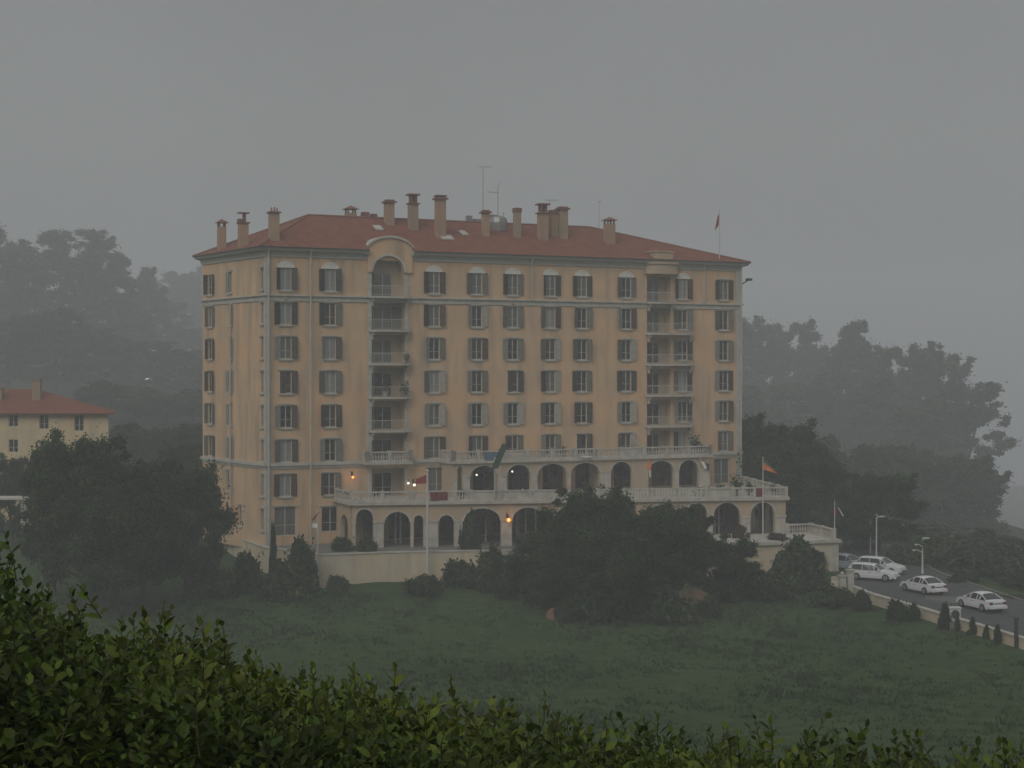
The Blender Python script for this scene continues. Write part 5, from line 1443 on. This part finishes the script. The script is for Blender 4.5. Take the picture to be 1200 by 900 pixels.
# ================================================================== FOREGROUND HEDGE
rng = np.random.default_rng(42)
OUT_X = [-900, -300, 0, 60, 110, 170, 230, 300, 400, 470, 560, 640, 740, 840, 940, 1060, 1140, 1200, 1500, 2100]
OUT_Y = [640, 660, 694, 716, 742, 752, 758, 790, 812, 832, 840, 862, 872, 882, 880, 893, 898, 906, 912, 916]
def hedge_leaves():
    L_t = np.array([(0, 0, 0), (.34, .30, .05), (.72, .24, .02), (1, 0, -.07), (.72, -.24, .02), (.34, -.30, .05)])
    # two halves folded along the midrib
    A_ = np.array([(0, 0, 0), (.3, .27, .07), (.68, .25, .05), (1, 0, -.06)]); B_ = A_*np.array([1, -1, 1])
    B_ = B_[::-1]
    bases = []; dirs = []; ups = []; sz = []
    stems = MB()
    ns = 5600
    for i in range(ns):
        Y = 4.5 + 1.9*rng.random()**1.2
        px = rng.uniform(-420, 1620)
        top = np.interp(px, OUT_X, OUT_Y)
        p = at(px, top, max(5.3, Y)); x = (px - 600)/F*Y
        edge = rng.random()
        ztop = p[2]*1.0 + .0
        depth = (0 if edge < .35 else rng.uniform(0, .42))
        zt = ztop - depth + rng.normal()*.022 + (.04 + .10*rng.random()**2 if edge < .16 else 0) - abs(Y - 5.3)*.10
        if px < 30 and px > -60 and edge < .5: zt += .16*rng.random()
        ln = rng.uniform(.12, .22); lean = rng.normal(size=2)*.28; lean[1] -= .18
        nl = rng.integers(8, 13)
        d = np.array([lean[0], lean[1], 1.0]); d /= np.linalg.norm(d)
        tip = np.array([x, Y, zt]); root = tip - d*ln
        if edge < .16: stems.tube([tuple(root), tuple((root + tip)/2 + rng.normal(size=3)*.005), tuple(tip)], [.0028, .002, .001], 4, cap=False)
        ph = rng.uniform(0, 6.28)
        for k in range(nl):
            f = k/(nl - 1); c = root + d*ln*f
            a = ph + k*2.4; out = np.array([math.cos(a), math.sin(a), 0]); el = .35 + .75*f
            dr = out*math.cos(el) + d*math.sin(el); dr /= np.linalg.norm(dr)
            up = d*math.cos(el) - out*math.sin(el) + rng.normal(size=3)*.25
            bases.append(c); dirs.append(dr); ups.append(up); sz.append((.048 if f < .7 else .03)*rng.uniform(.5, 1.35))
    # body fill
    nf = 21000
    px = rng.uniform(-420, 1620, nf); Y = 4.6 + 1.7*rng.random(nf); top = np.interp(px, OUT_X, OUT_Y)
    zt = CAMZ + (434 - top)/F*np.maximum(5.3, Y) - .05 - rng.random(nf)**.8*.5
    P_ = np.stack([(px - 600)/F*Y, Y, zt], 1)
    dr = rng.normal(size=(nf, 3)); dr[:, 2] = np.abs(dr[:, 2])*.8; dr[:, 1] -= .3; dr /= np.linalg.norm(dr, axis=1)[:, None]
    up = rng.normal(size=(nf, 3)) + np.array([0, -.4, .9])
    bases = np.concatenate([np.array(bases), P_]); dirs = np.concatenate([np.array(dirs), dr]); ups = np.concatenate([np.array(ups), up]); sz = np.concatenate([np.array(sz), .05*rng.uniform(.7, 1.25, nf)])
    b_ = np.cross(ups, dirs); b_ /= np.linalg.norm(b_, axis=1)[:, None] + 1e-9; c_ = np.cross(dirs, b_)
    def inst(T): return bases[:, None, :] + sz[:, None, None]*(T[None, :, 0, None]*dirs[:, None, :] + T[None, :, 1, None]*b_[:, None, :]*1.0 + T[None, :, 2, None]*c_[:, None, :])
    VA = inst(A_); VB_ = inst(B_)
    n = len(bases)
    # shared midrib so each leaf is one island: vertices 0..3 side A, 4,5 side B
    V = np.concatenate([VA, VB_[:, 1:3, :]], 1).reshape(-1, 3)
    o0 = (np.arange(n)*6)[:, None]
    q1 = o0 + np.array([0, 3, 2, 1]); q2 = o0 + np.array([0, 5, 4, 3])
    idx = np.stack([q1, q2], 1).reshape(-1)
    me = bpy.data.meshes.new('foliage')
    me.vertices.add(len(V)); me.vertices.foreach_set('co', V.astype(np.float32).ravel())
    me.loops.add(len(idx)); me.loops.foreach_set('vertex_index', idx.astype(np.int32))
    me.polygons.add(2*n); me.polygons.foreach_set('loop_start', np.arange(0, 8*n, 4, dtype=np.int32))
    me.materials.append(M['hedge']); me.update(calc_edges=True)
    return me, stems
hm, stems = hedge_leaves()
hg = empty('hedge', (0, 0, 0), 'leafy green hedge with upright sprigs along the bottom of the picture', 'hedge')
link('foliage', hm, hg)
for k in range(40):
    x = rng.uniform(-3, 3); y = rng.uniform(4.9, 5.8); z = float(H(x, y)); zt = CAMZ + (434 - np.interp(600 + x/5.3*F, OUT_X, OUT_Y))/F*5.3 - .12
    pts_ = [np.array([x, y, z - .1])]
    for j in range(4): pts_.append(pts_[-1] + np.array([rng.normal()*.05, rng.normal()*.05, (zt - z)/4]))
    stems.tube(pts_, [.02, .016, .012, .008, .004], 5, cap=False)
tag(stems.build('stem', 'hstem', hg), kind='stuff')

# ================================================================== AIR, SKY, LIGHT
HZ = bpy.data.materials.new('haze'); HZ.use_nodes = True; nt = HZ.node_tree
nt.nodes.remove(nt.nodes['Principled BSDF'])
pv = nt.nodes.new('ShaderNodeVolumePrincipled'); pv.inputs['Density'].default_value = HAZE_D; pv.inputs['Color'].default_value = (.92, .94, .965, 1); pv.inputs['Anisotropy'].default_value = 0.0
nt.links.new(pv.outputs[0], nt.nodes['Material Output'].inputs['Volume'])
b = MB(); b.box(-1000, 1000, -160, 1180, -64.5, 92); hz_ = b.build('haze', HZ); tag(hz_, kind='stuff')

w = bpy.data.worlds.new('World'); S.world = w; w.use_nodes = True; nt = w.node_tree; N = nt.nodes; Lk = nt.links
sky = N.new('ShaderNodeTexSky'); sky.sky_type = 'NISHITA'; sky.sun_disc = False
SE, SA = 40, 205
sky.sun_elevation = R(SE); sky.sun_rotation = R(SA); sky.air_density = 1; sky.dust_density = 6; sky.ozone_density = 1
hs = N.new('ShaderNodeHueSaturation'); hs.inputs['Saturation'].default_value = .12; Lk.new(sky.outputs[0], hs.inputs['Color'])
tc = N.new('ShaderNodeTexCoord'); sp = N.new('ShaderNodeSeparateXYZ'); Lk.new(tc.outputs['Generated'], sp.inputs[0])
rp = N.new('ShaderNodeValToRGB'); Lk.new(sp.outputs[2], rp.inputs[0])
rp.color_ramp.elements[0].position = 0.0; rp.color_ramp.elements[0].color = (.37, .40, .42, 1)
rp.color_ramp.elements[1].position = 1.0; rp.color_ramp.elements[1].color = (1.0, 1.02, 1.04, 1)
for pos, c in ((.14, (.505, .525, .525)), (.24, (.48, .50, .505)), (.5, (.80, .82, .84))):
    e_ = rp.color_ramp.elements.new(pos); e_.color = (*c, 1)
nz = N.new('ShaderNodeTexNoise'); nz.inputs['Scale'].default_value = 3.2; nz.inputs['Detail'].default_value = 5; Lk.new(tc.outputs['Generated'], nz.inputs['Vector'])
mr = N.new('ShaderNodeMapRange'); Lk.new(nz.outputs[0], mr.inputs[0]); mr.inputs[1].default_value = .3; mr.inputs[2].default_value = .7; mr.inputs[3].default_value = 5.2; mr.inputs[4].default_value = 6.2
cl = N.new('ShaderNodeMix'); cl.data_type = 'RGBA'; cl.blend_type = 'MULTIPLY'; cl.inputs[0].default_value = 1
Lk.new(rp.outputs[0], cl.inputs[6]); Lk.new(mr.outputs[0], cl.inputs[7])
mx = N.new('ShaderNodeMix'); mx.data_type = 'RGBA'; mx.inputs[0].default_value = .88
Lk.new(hs.outputs[0], mx.inputs[6]); Lk.new(cl.outputs[2], mx.inputs[7])
Lk.new(mx.outputs[2], N['Background'].inputs['Color']); N['Background'].inputs['Strength'].default_value = .1
ld = bpy.data.lights.new('sun', 'SUN'); ld.energy = 1.3; ld.angle = R(40); ld.color = (1, .96, .9)
so = bpy.data.objects.new('sun', ld); COL.objects.link(so)
dv = Vector((math.sin(R(SA))*math.cos(R(SE)), math.cos(R(SA))*math.cos(R(SE)), math.sin(R(SE))))
so.rotation_euler = dv.to_track_quat('Z', 'Y').to_euler()
S.view_settings.view_transform = 'Standard'; S.view_settings.look = 'None'; S.view_settings.gamma = 1
S.view_settings.exposure = EXPO
S.cycles.use_denoising = True; S.cycles.volume_bounces = 2; S.cycles.max_bounces = 6; S.cycles.diffuse_bounces = 3; S.cycles.transparent_max_bounces = 8
S.cycles.volume_max_steps = 64
